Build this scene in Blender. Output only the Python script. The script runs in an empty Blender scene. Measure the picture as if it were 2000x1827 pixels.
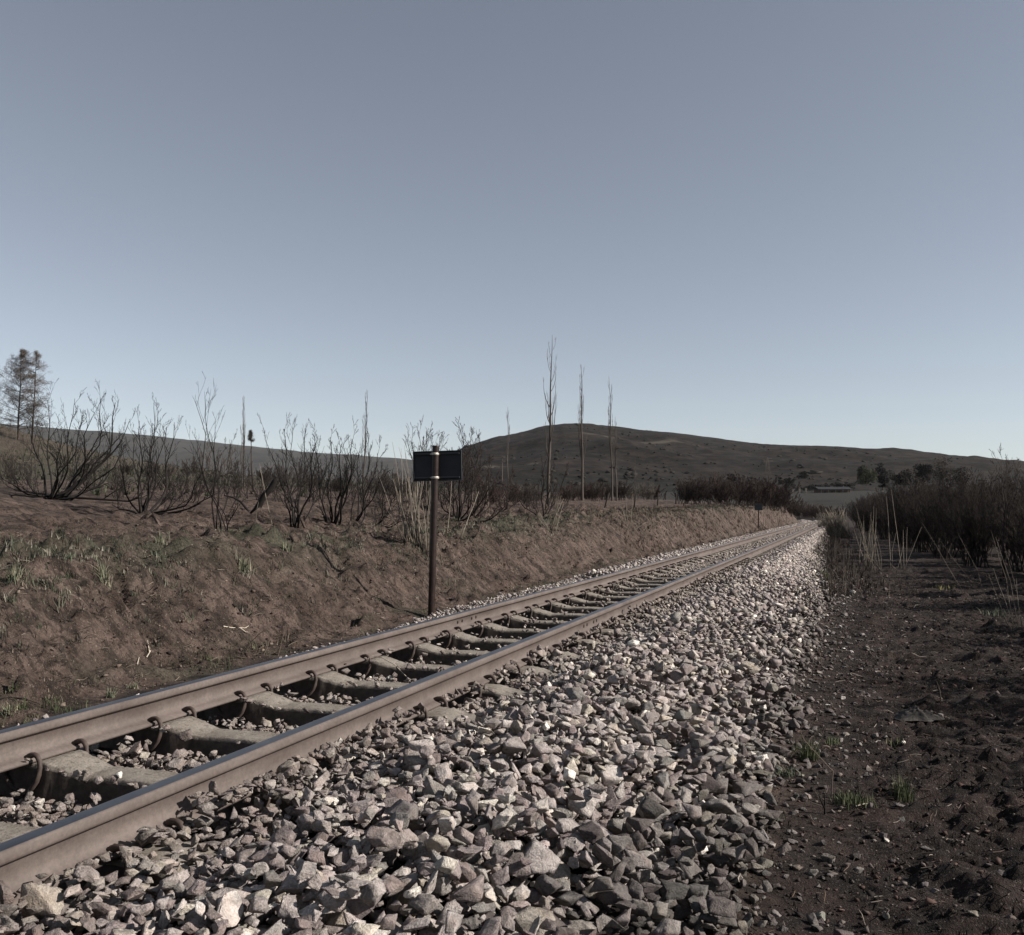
import bpy, bmesh, math, random
import numpy as np
from mathutils import Vector, Matrix, Euler

SC = bpy.context.scene
COL = SC.collection
R_ = random.Random(7)
RN = np.random.RandomState(11)
radians = math.radians

# ------------------------------------------------------------ camera, light, exposure
F = 1770.0                      # focal length in photograph pixels (2000 px wide)
YAW = math.atan(658.0 / F)      # the track runs off to the right of the view axis
PITCH = 0.0                     # level camera; the horizon sits below the middle by lens shift
EYE = np.array([0.0, 0.0, 1.056])
cam_d = bpy.data.cameras.new('camera')
cam = bpy.data.objects.new('camera', cam_d)
COL.objects.link(cam)
cam.location = EYE
cam.rotation_euler = (radians(90) + PITCH, 0, YAW)
cam_d.sensor_width = 36.0
cam_d.lens = F / 2000.0 * 36.0
cam_d.shift_y = 86.5 / 2000.0
cam_d.clip_start = 0.05
cam_d.clip_end = 9000.0
SC.camera = cam

SUN_EL = radians(31.0)
SUN_H = np.array([0.985, 0.17]); SUN_H /= np.linalg.norm(SUN_H)     # horizontal direction towards the sun
SUN_DIR = Vector((SUN_H[0]*math.cos(SUN_EL), SUN_H[1]*math.cos(SUN_EL), math.sin(SUN_EL)))
sun_d = bpy.data.lights.new('sun', 'SUN')
sun_d.energy = 5.0
sun_d.angle = radians(0.53)
sun_d.color = (1.0, 0.93, 0.85)
sun = bpy.data.objects.new('sun', sun_d)
COL.objects.link(sun)
sun.location = (30, 5, 30)
sun.rotation_euler = SUN_DIR.to_track_quat('Z', 'Y').to_euler()

world = bpy.data.worlds.new('World')
SC.world = world
world.use_nodes = True
wn = world.node_tree
wn.nodes.clear()
sky = wn.nodes.new('ShaderNodeTexSky')
sky.sky_type = 'NISHITA'
sky.sun_disc = False
sky.sun_elevation = SUN_EL
sky.sun_rotation = math.atan2(SUN_H[0], SUN_H[1])
sky.altitude = 1900
sky.air_density = 1.0
sky.dust_density = 0.6
sky.ozone_density = 1.0
hs = wn.nodes.new('ShaderNodeHueSaturation')
hs.inputs['Saturation'].default_value = 0.54
hs.inputs['Hue'].default_value = 0.498
bg = wn.nodes.new('ShaderNodeBackground')
bg.inputs['Strength'].default_value = 0.064
wo = wn.nodes.new('ShaderNodeOutputWorld')
wn.links.new(sky.outputs[0], hs.inputs['Color'])
wn.links.new(hs.outputs[0], bg.inputs['Color'])
wn.links.new(bg.outputs[0], wo.inputs['Surface'])

SC.render.engine = 'CYCLES'
SC.view_settings.view_transform = 'Standard'
SC.view_settings.look = 'None'
SC.view_settings.exposure = 0.75
SC.view_settings.gamma = 1.0
SC.view_settings.use_curve_mapping = False
SC.cycles.max_bounces = 6
SC.cycles.diffuse_bounces = 3
SC.cycles.volume_bounces = 0
SC.cycles.transparent_max_bounces = 4

# ------------------------------------------------------------ noise
def _hash(ix, iy, seed):
    h = (ix.astype(np.int64) * 374761393 + iy.astype(np.int64) * 668265263 + seed * 1274126177) & 0xffffffff
    h = ((h ^ (h >> 13)) * 1274126177) & 0xffffffff
    h = h ^ (h >> 16)
    return (h & 0xffffff) / float(0xffffff)

def vnoise(x, y, seed=0):
    x = np.asarray(x, float); y = np.asarray(y, float)
    xi = np.floor(x); yi = np.floor(y)
    fx = x - xi; fy = y - yi
    fx = fx*fx*fx*(fx*(fx*6-15)+10); fy = fy*fy*fy*(fy*(fy*6-15)+10)
    a = _hash(xi, yi, seed); b = _hash(xi+1, yi, seed)
    c = _hash(xi, yi+1, seed); d = _hash(xi+1, yi+1, seed)
    return (a + (b-a)*fx) + ((c + (d-c)*fx) - (a + (b-a)*fx))*fy

def fbm(x, y, oct=4, seed=0, gain=0.5):
    s = 0; amp = 1; tot = 0
    for o in range(oct):
        s = s + amp*vnoise(x*2**o + 17.3*o, y*2**o - 9.1*o, seed + o*13)
        tot += amp; amp *= gain
    return s/tot*2 - 1

def sstep(x, a, b):
    t = np.clip((np.asarray(x, float)-a)/(b-a), 0, 1)
    return t*t*(3-2*t)

# ------------------------------------------------------------ the lie of the land
NEAR_RAIL, FAR_RAIL = -2.15, -3.28
MID = 0.5*(NEAR_RAIL+FAR_RAIL)

def xc(y):                       # the track bends away to the left far off
    return -np.maximum(np.asarray(y, float)-92, 0)**2/520.0

def crest(y):
    return np.interp(y, [-20, 6, 12, 30, 55, 90, 160, 400], [.70, .72, .74, 1.08, 1.45, 1.6, 1.2, .6])

def toe(y):
    return np.interp(y, [0, 16, 26, 55, 120], [0, .0, .30, .80, .85])
PU = np.array([-4000, -6.5, -6.2, -5.75, -5.45, -5.15, -4.92, -4.65, -4.2, -3.85, -1.55, -1.35, -.45, -.2, .6, 4, 4000])
def land(x, y):
    x = np.asarray(x, float); y = np.asarray(y, float)
    u = x - xc(y)
    a = -u
    C = crest(y)
    us = np.where(u > -1.45, np.where(u < 0, -1.45+(u+1.45)*1.45/np.maximum(1.45-toe(y), .3), u), u)
    us = np.where((u > -toe(y)) & (u < 0), np.maximum(us, -.1+0*u), us)
    base = np.interp(us, [-3.85, -3.5, -3.3, -2.12, -2.0, -1.6, -1.35, -.62, -.35, 1.2, 5, 60], [-.15, -.14, -.16, -.16, -.075, -.075, -.08, -.40, -.455, -.47, -.42, -.1])
    k = np.interp(a, [3.85, 4.6, 4.95, 5.2, 5.5, 5.8, 6.1, 6.5], [0, 0.0, .08, .28, .55, .82, .96, 1.0])
    lf = -.15 + (C+.15)*k
    up = np.interp(a, [6.5, 9, 14, 45, 62, 90, 200, 4000], [0, .16, .60, 2.95, 3.45, 3.0, -2, -4])
    up = up*np.exp(-np.maximum(y, 0)/260.0)
    lf = lf + up
    z = np.where(a > 3.85, lf, base)
    Rr = np.hypot(x, y)
    fwd = sstep(y, 60, 160)
    z = z + np.clip(.042*(Rr-150), 0, 9.0)*fwd*sstep(u, -60, -10)
    # brown knoll on the left
    z = z + 3.9*np.exp(-(((x+49)/11.5)**2 + ((y-28)/14)**2))
    return z

def relief(x, y, cell):
    """uneven earth: clods, scrapes and hollows; fades where the mesh gets coarse"""
    u = x - xc(y); a = -u
    out = np.zeros_like(x)
    track = (sstep(a, .2, .7)*(1-sstep(a, 4.1, 4.6)))
    bank = sstep(a, 4.3, 5.0)
    right = 1-sstep(a, -.6, .4)
    def f(c): return 1-sstep(cell, c*.45, c*1.1)
    wx = x + .25*fbm(x*1.3, y*1.3, 2, 91); wy = y + .25*fbm(x*1.3+7, y*1.3, 2, 92)
    out += f(2.0)*.065*fbm(wx*.55, wy*.55, 2, 5)*(bank+.6*right)
    out += f(.7)*.055*fbm(wx*2.0, wy*1.6, 2, 6)*(bank+.8*right)
    n = fbm(wx*5.5, wy*4.2, 2, 7)
    out += f(.26)*(.100*n*np.abs(n)*2)*(bank+.45*right)
    n = np.abs(fbm(wx*11, wy*10, 2, 8))
    out += f(.13)*.062*(.3-n)*(bank*1.0+.95*right)*(.4+.9*vnoise(x*1.7, y*1.7, 31))
    n = np.abs(fbm(x*26, y*26, 2, 9))
    out += f(.06)*.030*(.3-n)*(bank*.8+1.2*right)
    out += f(.11)*.020*fbm(x*13, y*13, 3, 10, .7)*(bank+right)
    return out*(1-track)*1.0

FWD = np.array([-math.sin(YAW), math.cos(YAW), 0.0])
RGT = np.array([math.cos(YAW), math.sin(YAW), 0.0])
def ray(px, py):
    cp, sp = math.cos(PITCH), math.sin(PITCH)
    f = FWD*cp + np.array([0, 0, sp])
    up = np.array([0, 0, cp]) - FWD*sp
    return f + RGT*((px-1000)/F) - up*((py-1000.0)/F)
def at_depth(px, py, Z):
    d = ray(px, py)
    return EYE + d*(Z/np.dot(d, FWD))
def on_land(px, py, far=400.0):
    d = ray(px, py)
    Z = np.geomspace(1.5, far, 3000)
    P = EYE[None] + d[None]*(Z/np.dot(d, FWD))[:, None]
    h = land(P[:, 0], P[:, 1])
    below = np.nonzero(P[:, 2] <= h)[0]
    i = below[0] if len(below) else len(Z)-1
    return np.array([P[i, 0], P[i, 1], h[i]]), Z[i]
def ground_at(x, y):
    x = np.array([float(x)]); y = np.array([float(y)])
    return float((land(x, y) + relief(x, y, np.array([.03])))[0])

# ------------------------------------------------------------ helpers: objects and meshes
def tag(o, label=None, cat=None, group=None, kind=None):
    if label: o['label'] = label
    if cat: o['category'] = cat
    if group: o['group'] = group
    if kind: o['kind'] = kind
    return o

def empty(name, loc, rz=0):
    o = bpy.data.objects.new(name, None)
    o.empty_display_size = .1
    COL.objects.link(o)
    o.location = loc
    o.rotation_euler = (0, 0, rz)
    return o

def mesh_np(name, V, faces, mats, smooth=False, attr=None, mi=None):
    """faces: list of int arrays (n,3) or (n,4)"""
    me = bpy.data.meshes.new(name)
    V = np.asarray(V, np.float32)
    faces = [np.asarray(f, np.int32) for f in faces if len(f)]
    loops = np.concatenate([f.ravel() for f in faces])
    counts = np.concatenate([np.full(len(f), f.shape[1], np.int32) for f in faces])
    starts = np.concatenate([[0], np.cumsum(counts)[:-1]]).astype(np.int32)
    me.vertices.add(len(V)); me.vertices.foreach_set('co', V.ravel())
    me.loops.add(len(loops)); me.loops.foreach_set('vertex_index', loops)
    me.polygons.add(len(counts)); me.polygons.foreach_set('loop_start', starts)
    me.polygons.foreach_set('loop_total', counts)
    if smooth:
        me.polygons.foreach_set('use_smooth', np.ones(len(counts), bool))
    for m in (mats if isinstance(mats, (list, tuple)) else [mats]):
        me.materials.append(m)
    if mi is not None:
        me.polygons.foreach_set('material_index', np.asarray(mi, np.int32))
    me.update(calc_edges=True)
    if attr is not None:
        ca = me.color_attributes.new('tint', 'FLOAT_COLOR', 'POINT')
        A = np.ones((len(V), 4), np.float32); A[:, :3] = attr
        ca.data.foreach_set('color', A.ravel())
    return me

def link(name, me, parent=None, loc=None):
    o = bpy.data.objects.new(name, me)
    COL.objects.link(o)
    if loc is not None: o.location = loc
    if parent is not None: o.parent = parent
    return o

def tubes(lines, radii, sides=4, closed_tip=True):
    """lines: list of (k,3) arrays with equal k allowed to differ; returns V, [quads]"""
    groups = {}
    for l, r in zip(lines, radii):
        groups.setdefault(len(l), []).append((l, r))
    Vs, Qs, off = [], [], 0
    ang = np.arange(sides)*2*math.pi/sides
    for k, items in groups.items():
        P = np.array([i[0] for i in items], float)
        Rr = np.array([i[1] for i in items], float)
        N = len(P)
        T = np.empty_like(P)
        T[:, 1:-1] = P[:, 2:]-P[:, :-2]; T[:, 0] = P[:, 1]-P[:, 0]; T[:, -1] = P[:, -1]-P[:, -2]
        T /= np.linalg.norm(T, axis=2, keepdims=True)+1e-9
        mean = T.mean(axis=1)
        ref = np.where(np.abs(mean[:, 2:3]) > .8, np.array([[1., 0, 0]]), np.array([[0, 0, 1.]]))[:, None, :]
        A = np.cross(T, ref); A /= np.linalg.norm(A, axis=2, keepdims=True)+1e-9
        B = np.cross(T, A)
        ring = P[:, :, None, :] + Rr[:, :, None, None]*(A[:, :, None, :]*np.cos(ang)[None, None, :, None] + B[:, :, None, :]*np.sin(ang)[None, None, :, None])
        Vs.append(ring.reshape(-1, 3))
        idx = np.arange(N*k*sides).reshape(N, k, sides) + off
        a = idx[:, :-1, :]; b = np.roll(a, -1, axis=2); c = idx[:, 1:, :]; d = np.roll(c, -1, axis=2)
        Qs.append(np.stack([a, b, d, c], -1).reshape(-1, 4))
        if closed_tip and sides == 4:
            Qs.append(idx[:, -1, :]); Qs.append(idx[:, 0, ::-1])
        off += N*k*sides
    return np.concatenate(Vs), [np.concatenate(Qs)]

def box_v(cx, cy, cz, sx, sy, sz):
    V = np.array([[x, y, z] for x in (-.5, .5) for y in (-.5, .5) for z in (-.5, .5)])*[sx, sy, sz]+[cx, cy, cz]
    Q = np.array([[0, 1, 3, 2], [4, 6, 7, 5], [0, 4, 5, 1], [2, 3, 7, 6], [0, 2, 6, 4], [1, 5, 7, 3]])
    return V, Q

def bevelled(name, me_in_bm, mat, width, parent=None, seg=1, smooth=False):
    bm = me_in_bm
    bmesh.ops.bevel(bm, geom=bm.edges[:], offset=width, segments=seg, profile=.6, affect='EDGES')
    me = bpy.data.meshes.new(name); bm.to_mesh(me); bm.free()
    me.materials.append(mat)
    if smooth:
        me.polygons.foreach_set('use_smooth', np.ones(len(me.polygons), bool))
    return link(name, me, parent)

def bm_box(cx, cy, cz, sx, sy, sz):
    bm = bmesh.new()
    V, Q = box_v(cx, cy, cz, sx, sy, sz)
    vs = [bm.verts.new(v) for v in V]
    for q in Q: bm.faces.new([vs[i] for i in q])
    bmesh.ops.recalc_face_normals(bm, faces=bm.faces)
    return bm

# ------------------------------------------------------------ materials
ALB = .70
class NT:
    def __init__(s, name, rough=.9, spec=.25):
        s.m = bpy.data.materials.new(name); s.m.use_nodes = True
        s.t = s.m.node_tree; s.t.nodes.clear()
        s.b = s.t.nodes.new('ShaderNodeBsdfPrincipled'); s.o = s.t.nodes.new('ShaderNodeOutputMaterial')
        s.t.links.new(s.b.outputs[0], s.o.inputs[0])
        s.b.inputs['Roughness'].default_value = rough
        s.b.inputs['Specular IOR Level'].default_value = spec
    def n(s, typ, **kw):
        n = s.t.nodes.new(typ)
        for k, v in kw.items(): setattr(n, k, v)
        return n
    def l(s, a, b): s.t.links.new(a, b)
    def coord(s, kind='Object'):
        return s.n('ShaderNodeTexCoord').outputs[kind]
    def noise(s, scale, detail=4, rough=.6, vec=None, dist=0.0):
        n = s.n('ShaderNodeTexNoise'); n.inputs['Scale'].default_value = scale
        n.inputs['Detail'].default_value = detail; n.inputs['Roughness'].default_value = rough
        n.inputs['Distortion'].default_value = dist
        if vec is not None: s.l(vec, n.inputs['Vector'])
        return n.outputs['Fac']
    def ramp(s, fac, stops):
        r = s.n('ShaderNodeValToRGB'); e = r.color_ramp.elements
        while len(e) > 2: e.remove(e[-1])
        for i, (p, c) in enumerate(stops):
            el = e[i] if i < 2 else e.new(p)
            el.position = p; el.color = (*c, 1) if len(c) == 3 else c
        s.l(fac, r.inputs[0]); return r.outputs[0]
    def mix(s, fac, a, b, mode='MIX'):
        m = s.n('ShaderNodeMix', data_type='RGBA', blend_type=mode)
        for sock, v in ((m.inputs[0], fac), (m.inputs[6], a), (m.inputs[7], b)):
            if hasattr(v, 'is_output'): s.l(v, sock)
            elif isinstance(v, (int, float)): sock.default_value = v
            else: sock.default_value = (*v, 1)
        return m.outputs[2]
    def bump(s, h, strength=.4, dist=.01, normal=None):
        b = s.n('ShaderNodeBump'); b.inputs['Strength'].default_value = strength
        b.inputs['Distance'].default_value = dist
        s.l(h, b.inputs['Height'])
        if normal is not None: s.l(normal, b.inputs['Normal'])
        s.l(b.outputs[0], s.b.inputs['Normal']); return b.outputs[0]
    def color(s, c):
        # all tones below were noted for a brighter meter reading; ALB brings them to true reflectance
        if hasattr(c, 'is_output'): s.l(s.mix(1.0, c, (ALB, ALB, ALB), 'MULTIPLY'), s.b.inputs['Base Color'])
        else: s.b.inputs['Base Color'].default_value = (c[0]*ALB, c[1]*ALB, c[2]*ALB, 1)

def g3(v): return (v, v, v)

def mat_earth():
    t = NT('earth', .95, .15)
    co = t.coord()
    n1 = t.noise(.7, 5, .6, co); n2 = t.noise(5.0, 5, .65, co, .4); n3 = t.noise(38, 4, .7, co)
    bank = t.ramp(n2, [(.30, (.056, .040, .033)), (.48, (.122, .090, .075)), (.70, (.185, .142, .120))])
    bank = t.mix(.5, bank, t.ramp(n3, [(.38, (.055, .040, .033)), (.62, (.24, .182, .150))]))
    bank = t.mix(.4, bank, t.ramp(n1, [(.36, (.060, .037, .030)), (.62, (.20, .145, .122))]))
    mp = t.n('ShaderNodeMapping'); t.l(co, mp.inputs[0]); mp.inputs['Scale'].default_value = (1.1, 4.2, 2.0); mp.inputs['Rotation'].default_value = (0, 0, .35)
    ns = t.noise(2.1, 5, .7, mp.outputs[0], .6)
    bank = t.mix(t.ramp(ns, [(.47, g3(0)), (.58, g3(.78))]), bank, (.034, .026, .022))  # washed-ash streaks; their dark also stands in for weak lump shading
    nsp = t.noise(17, 3, .6, co)
    bank = t.mix(t.ramp(nsp, [(.55, g3(0)), (.64, g3(.8))]), bank, (.026, .020, .017))
    nl = t.noise(75, 2, .5, co)
    bank = t.mix(t.ramp(nl, [(.62, g3(0)), (.70, g3(.6))]), bank, (.30, .25, .20))
    burnt = t.ramp(n3, [(.30, (.009, .008, .0075)), (.52, (.027, .0215, .0195)), (.70, (.082, .065, .057))])
    red = t.ramp(n2, [(.40, (.014, .012, .011)), (.62, (.085, .054, .045))])
    burnt = t.mix(.45, burnt, red)
    green = t.ramp(n3, [(.36, (.022, .024, .017)), (.64, (.098, .105, .070))])
    dirt = t.ramp(n3, [(.3, (.008, .0072, .0068)), (.7, (.032, .027, .024))])
    at = t.n('ShaderNodeAttribute', attribute_name='tint')
    sep = t.n('ShaderNodeSeparateColor'); t.l(at.outputs['Color'], sep.inputs[0])
    c = t.mix(sep.outputs[0], bank, burnt)
    c = t.mix(sep.outputs[1], c, green)
    c = t.mix(sep.outputs[2], c, dirt)
    sp = t.noise(95, 2, .5, co); sp2 = t.noise(3.2, 3, .6, co)
    chip = t.mix(sep.outputs[0], (0, 0, 0), t.ramp(sp, [(.62, g3(0)), (.69, g3(.75))]))
    c = t.mix(chip, c, (.19, .165, .145))
    c = t.mix(1.0, c, t.ramp(sp2, [(.35, g3(.72)), (.65, g3(1.25))]), 'MULTIPLY')
    t.color(c)
    nb = t.n('ShaderNodeMath', operation='ADD'); t.l(n3, nb.inputs[0])
    n4 = t.noise(120, 3, .7, co); t.l(n4, nb.inputs[1])
    t.bump(nb.outputs[0], 1.0, .022)
    return t.m

def mat_stone(name, use_attr):
    t = NT(name, .85, .3)
    co = t.coord()
    if use_attr:
        base = t.n('ShaderNodeAttribute', attribute_name='tint').outputs['Color']
        sc = 1.0
    else:
        base = t.n('ShaderNodeObjectInfo').outputs['Color']
    geo = t.n('ShaderNodeNewGeometry').outputs['Position']
    n1 = t.noise(28, 4, .65, geo, .6); n2 = t.noise(150, 4, .7, geo); n3 = t.noise(9, 2, .5, geo)
    v = t.ramp(n1, [(.32, g3(.50)), (.5, g3(.95)), (.68, g3(1.25))])
    c = t.mix(1.0, base, v, 'MULTIPLY')
    v2 = t.ramp(n2, [(.36, g3(.66)), (.64, g3(1.2))])
    c = t.mix(1.0, c, v2, 'MULTIPLY')
    # rust and lichen stains
    m = t.ramp(n3, [(.50, g3(0)), (.66, g3(.5))])
    c = t.mix(m, c, t.mix(1.0, base, (.90, .80, .73), 'MULTIPLY'))
    t.color(c)
    a = t.n('ShaderNodeMath', operation='ADD'); t.l(n1, a.inputs[0]); t.l(n2, a.inputs[1])
    t.bump(a.outputs[0], .9, .010)
    return t.m

def mat_concrete():
    t = NT('sleeper_concrete', .92, .2)
    co = t.coord()
    n1 = t.noise(7, 5, .65, co); n2 = t.noise(90, 4, .75, co); n3 = t.noise(30, 3, .6, co)
    c = t.ramp(n1, [(.3, (.17, .145, .12)), (.55, (.28, .25, .215)), (.75, (.35, .32, .28))])
    c = t.mix(1.0, c, t.ramp(n2, [(.32, g3(.55)), (.5, g3(1.0)), (.7, g3(1.15))]), 'MULTIPLY')
    c = t.mix(t.ramp(n3, [(.56, g3(0)), (.66, g3(.6))]), c, (.09, .07, .055))
    # darker brown towards the bottom of the flanks
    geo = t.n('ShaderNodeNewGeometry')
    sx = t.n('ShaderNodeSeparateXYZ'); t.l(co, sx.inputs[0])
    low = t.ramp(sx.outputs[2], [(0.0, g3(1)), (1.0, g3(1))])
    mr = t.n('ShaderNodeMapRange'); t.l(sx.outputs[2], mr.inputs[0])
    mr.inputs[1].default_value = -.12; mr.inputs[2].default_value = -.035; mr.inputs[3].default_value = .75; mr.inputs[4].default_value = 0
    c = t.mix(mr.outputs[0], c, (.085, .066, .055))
    t.color(c)
    t.bump(n2, .7, .006)
    return t.m

def mat_rust(name, dark, mid, light, rough=.75, scale=1.0, streak=True, metal=0.0):
    t = NT(name, rough, .3)
    co = t.coord()
    mp = t.n('ShaderNodeMapping'); t.l(co, mp.inputs[0])
    mp.inputs['Scale'].default_value = (9, 1.6, 9) if streak else (1, 1, 1)
    n1 = t.noise(1.0*scale, 4, .6, mp.outputs[0]); n2 = t.noise(60*scale, 3, .7, co); n3 = t.noise(6*scale, 3, .6, co)
    c = t.ramp(n1, [(.3, dark), (.5, mid), (.72, light)])
    c = t.mix(.4, c, t.ramp(n3, [(.3, dark), (.7, light)]))
    c = t.mix(1.0, c, t.ramp(n2, [(.3, g3(.8)), (.7, g3(1.12))]), 'MULTIPLY')
    t.color(c)
    t.b.inputs['Metallic'].default_value = metal
    t.bump(n2, .35, .002)
    return t.m

def mat_plain(name, c1, c2, rough=.85, scale=12, metal=0.0, spec=.25, bump=.3):
    t = NT(name, rough, spec)
    co = t.coord()
    n = t.noise(scale, 4, .65, co)
    t.color(t.ramp(n, [(.3, c1), (.7, c2)]))
    t.b.inputs['Metallic'].default_value = metal
    if bump: t.bump(n, bump, .004)
    return t.m

def mat_attr(name, rough=.9, var=.35, scale=14):
    t = NT(name, rough, .15)
    base = t.n('ShaderNodeAttribute', attribute_name='tint').outputs['Color']
    n = t.noise(scale, 3, .6, t.coord())
    c = t.mix(1.0, base, t.ramp(n, [(.3, g3(1-var)), (.7, g3(1+var))]), 'MULTIPLY')
    t.color(c)
    return t.m

def mat_hill(name, lo, mid, hi, scale):
    t = NT(name, .95, .1)
    co = t.coord()
    mp = t.n('ShaderNodeMapping'); t.l(co, mp.inputs[0]); mp.inputs['Scale'].default_value = (1, 1, 3.0)
    n1 = t.noise(scale, 6, .62, mp.outputs[0], .5); n2 = t.noise(scale*9, 5, .7, mp.outputs[0]); n3 = t.noise(scale*2.3, 4, .6, co)
    c = t.ramp(n1, [(.32, lo), (.52, mid), (.72, hi)])
    c = t.mix(.6, c, t.ramp(n2, [(.43, lo), (.5, mid), (.58, hi)]))
    c = t.mix(t.ramp(n3, [(.55, g3(0)), (.72, g3(.5))]), c, tuple(np.array(mid)*[.75, .95, .8]))
    at = t.n('ShaderNodeAttribute', attribute_name='tint')
    sep = t.n('ShaderNodeSeparateColor'); t.l(at.outputs['Color'], sep.inputs[0])
    c = t.mix(sep.outputs[0], c, (.22, .19, .14))
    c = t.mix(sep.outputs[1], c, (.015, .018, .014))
    t.color(c)
    t.bump(n2, .6, 2.0)
    return t.m

M_EARTH = mat_earth()
M_STONE = mat_stone('crushed_stone', False)
M_STONES = mat_stone('crushed_stone_mass', True)
M_CONC = mat_concrete()
M_CONCSIDE = mat_plain('stained_shaded_flank', (.070, .056, .048), (.150, .124, .106), .95, 22, 0, .1, .6)  # brown staining plus the flanks' shade, put into a darker concrete colour
M_RAIL = mat_rust('rusty_rail_steel', (.088, .068, .059), (.138, .110, .097), (.19, .156, .14), .7, 1.0)
M_RAILTOP = mat_plain('worn_rail_head', (.17, .18, .21), (.29, .30, .32), .50, 3, 1.0, .5, 0)
M_CLIP = mat_rust('rusty_clip_steel', (.045, .03, .025), (.08, .06, .05), (.13, .10, .085), .7, 3.0, False)
M_POST = mat_rust('rusty_pipe', (.012, .006, .005), (.026, .014, .011), (.060, .038, .031), .42, 3.0, False)
M_BOARD = mat_plain('dark_board_back', (.020, .022, .027), (.030, .033, .040), .55, 5, 0, .3, 0)
M_CLAMP = mat_plain('galvanised_clamp', (.50, .44, .38), (.75, .68, .60), .45, 40, .3, .4)
M_CHAR = mat_plain('charred_bark', (.006, .005, .0045), (.019, .015, .0135), .85, 8)
M_CHARRED = mat_plain('charred_twigs', (.014, .011, .010), (.050, .036, .031), .9, 3)
M_HEDGE = mat_plain('scorched_hedge_bark', (.010, .008, .0075), (.050, .038, .032), .9, 2.5)
M_REDTWIG = mat_plain('red_brown_twigs', (.028, .019, .017), (.070, .046, .039), .9, 1.2)
M_GREYTWIG = mat_plain('grey_bare_twigs', (.07, .058, .05), (.15, .125, .105), .9, 1.0)
M_POPLAR = mat_plain('pale_poplar_bark', (.045, .037, .032), (.15, .125, .102), .9, .6)
M_STRAW = mat_attr('dry_stalk', .8, .25, 8)
M_GRASS = mat_attr('grass_blade', .75, .25, 8)
M_WOODPOST = mat_plain('old_fence_wood', (.012, .009, .008), (.05, .038, .03), .9, 6)
M_DEBRIS = mat_attr('loose_debris', .9, .2, 20)
M_HOLE = mat_plain('bolt_hole_shade', (.006, .004, .003), (.012, .008, .006), .9, 20, bump=0)  # black discs stand in for the shade inside open bolt holes

# ------------------------------------------------------------ ground sheet
def lines(near_lo, near_hi, step, grow, lo, hi, cap=400):
    core = list(np.arange(near_lo, near_hi, step))
    s = step; p = core[-1]; up = []
    while p < hi:
        s = min(s*grow, cap); p += s; up.append(p)
    s = step; p = core[0]; dn = []
    while p > lo:
        s = min(s*grow, cap); p -= s; dn.append(p)
    return np.array(dn[::-1] + core + up)

gx = np.concatenate([lines(-7.2, -4.4, .030, 1.035, -3600, -4.4)[:0], []])
xa = [-4.4]; s = .030                      # leftwards: fine over the bank
while xa[-1] > -7.4: xa.append(xa[-1]-.026)
while xa[-1] > -3600: s = min(s*1.035, 300); xa.append(xa[-1]-s)
xb = [-4.4]                                # under the ballast: coarse
while xb[-1] < -.85: xb.append(xb[-1]+.09)
while xb[-1] < 3.2: xb.append(xb[-1]+.026)
s = .026
while xb[-1] < 3600: s = min(s*1.04, 300); xb.append(xb[-1]+s)
GX = np.array(xa[::-1] + xb[1:])
ya = [1.0]; s = .026
while ya[-1] < 3700:
    s = max(s, min(ya[-1]*.0055, 300)) if ya[-1] < 60 else min(s*1.035, 300)
    ya.append(ya[-1]+s)
yb = [1.0]; s = .05
while yb[-1] > -3600: s = min(s*1.25, 300); yb.append(yb[-1]-s)
GY = np.array(yb[::-1] + ya[1:])
X, Y = np.meshgrid(GX, GY, indexing='ij')
cx = np.gradient(GX)[:, None]; cy = np.gradient(GY)[None, :]
cell = np.maximum(np.broadcast_to(cx, X.shape), np.broadcast_to(cy, X.shape))
Zg = land(X, Y) + relief(X, Y, cell)
nx, ny = X.shape
u = X - xc(Y); a = -u
n_big = fbm(X*.45, Y*.45, 3, 41); n_mid = fbm(X*1.8, Y*1.8, 3, 42); n_f = fbm(X*7, Y*7, 2, 43)
burnt = 1 - sstep(a + .25*n_mid, .0, .9)
dirt = sstep(a, .3, .7)*(1-sstep(a+.15*n_f, 4.25, 4.6))
# charred patches on the bank and beyond its crest
burnt = np.maximum(burnt, .75*sstep(n_big+.5*n_mid, .32, .7)*sstep(a, 5.2, 6.2)*(1-sstep(a, 16, 24)))
burnt = np.maximum(burnt, .45*sstep(n_mid*.6+n_f*.5, .25, .6)*sstep(a, 4.5, 5))

gr = .75*np.exp(-((a-6.45-.25*n_big)/.55)**2)*sstep(n_mid, -.35, .3)
gr = np.maximum(gr, .55*np.exp(-((a-4.7)/.3)**2)*sstep(n_mid, -.1, .35))
gr = np.maximum(gr, .8*sstep(a+5*n_big, 17, 24)*(1-sstep(Y, 100, 150))*(1-1.0*np.exp(-(((X+49)/13)**2+((Y-28)/16)**2)))*(.55+.45*sstep(n_mid, -.3, .2)))
farm = sstep(np.hypot(X, Y), 170, 230)
gr = np.maximum(gr, .85*farm*sstep(X, -120, -40)); dirt = np.maximum(dirt, .84*farm); burnt = np.maximum(burnt, .95*farm)
green = gr
idx = np.arange(nx*ny).reshape(nx, ny)
Q = np.stack([idx[:-1, :-1], idx[1:, :-1], idx[1:, 1:], idx[:-1, 1:]], -1).reshape(-1, 4)
V = np.stack([X, Y, Zg], -1).reshape(-1, 3)
me = mesh_np('ground', V, [Q], M_EARTH, True, np.stack([burnt, green, dirt], -1).reshape(-1, 3))
ground = link('ground', me)
tag(ground, 'brown earth bank and charred flat ground around the track', kind='structure')
print('ground', nx, ny, nx*ny)
GXs, GYs, GZs = GX, GY, Zg
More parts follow.
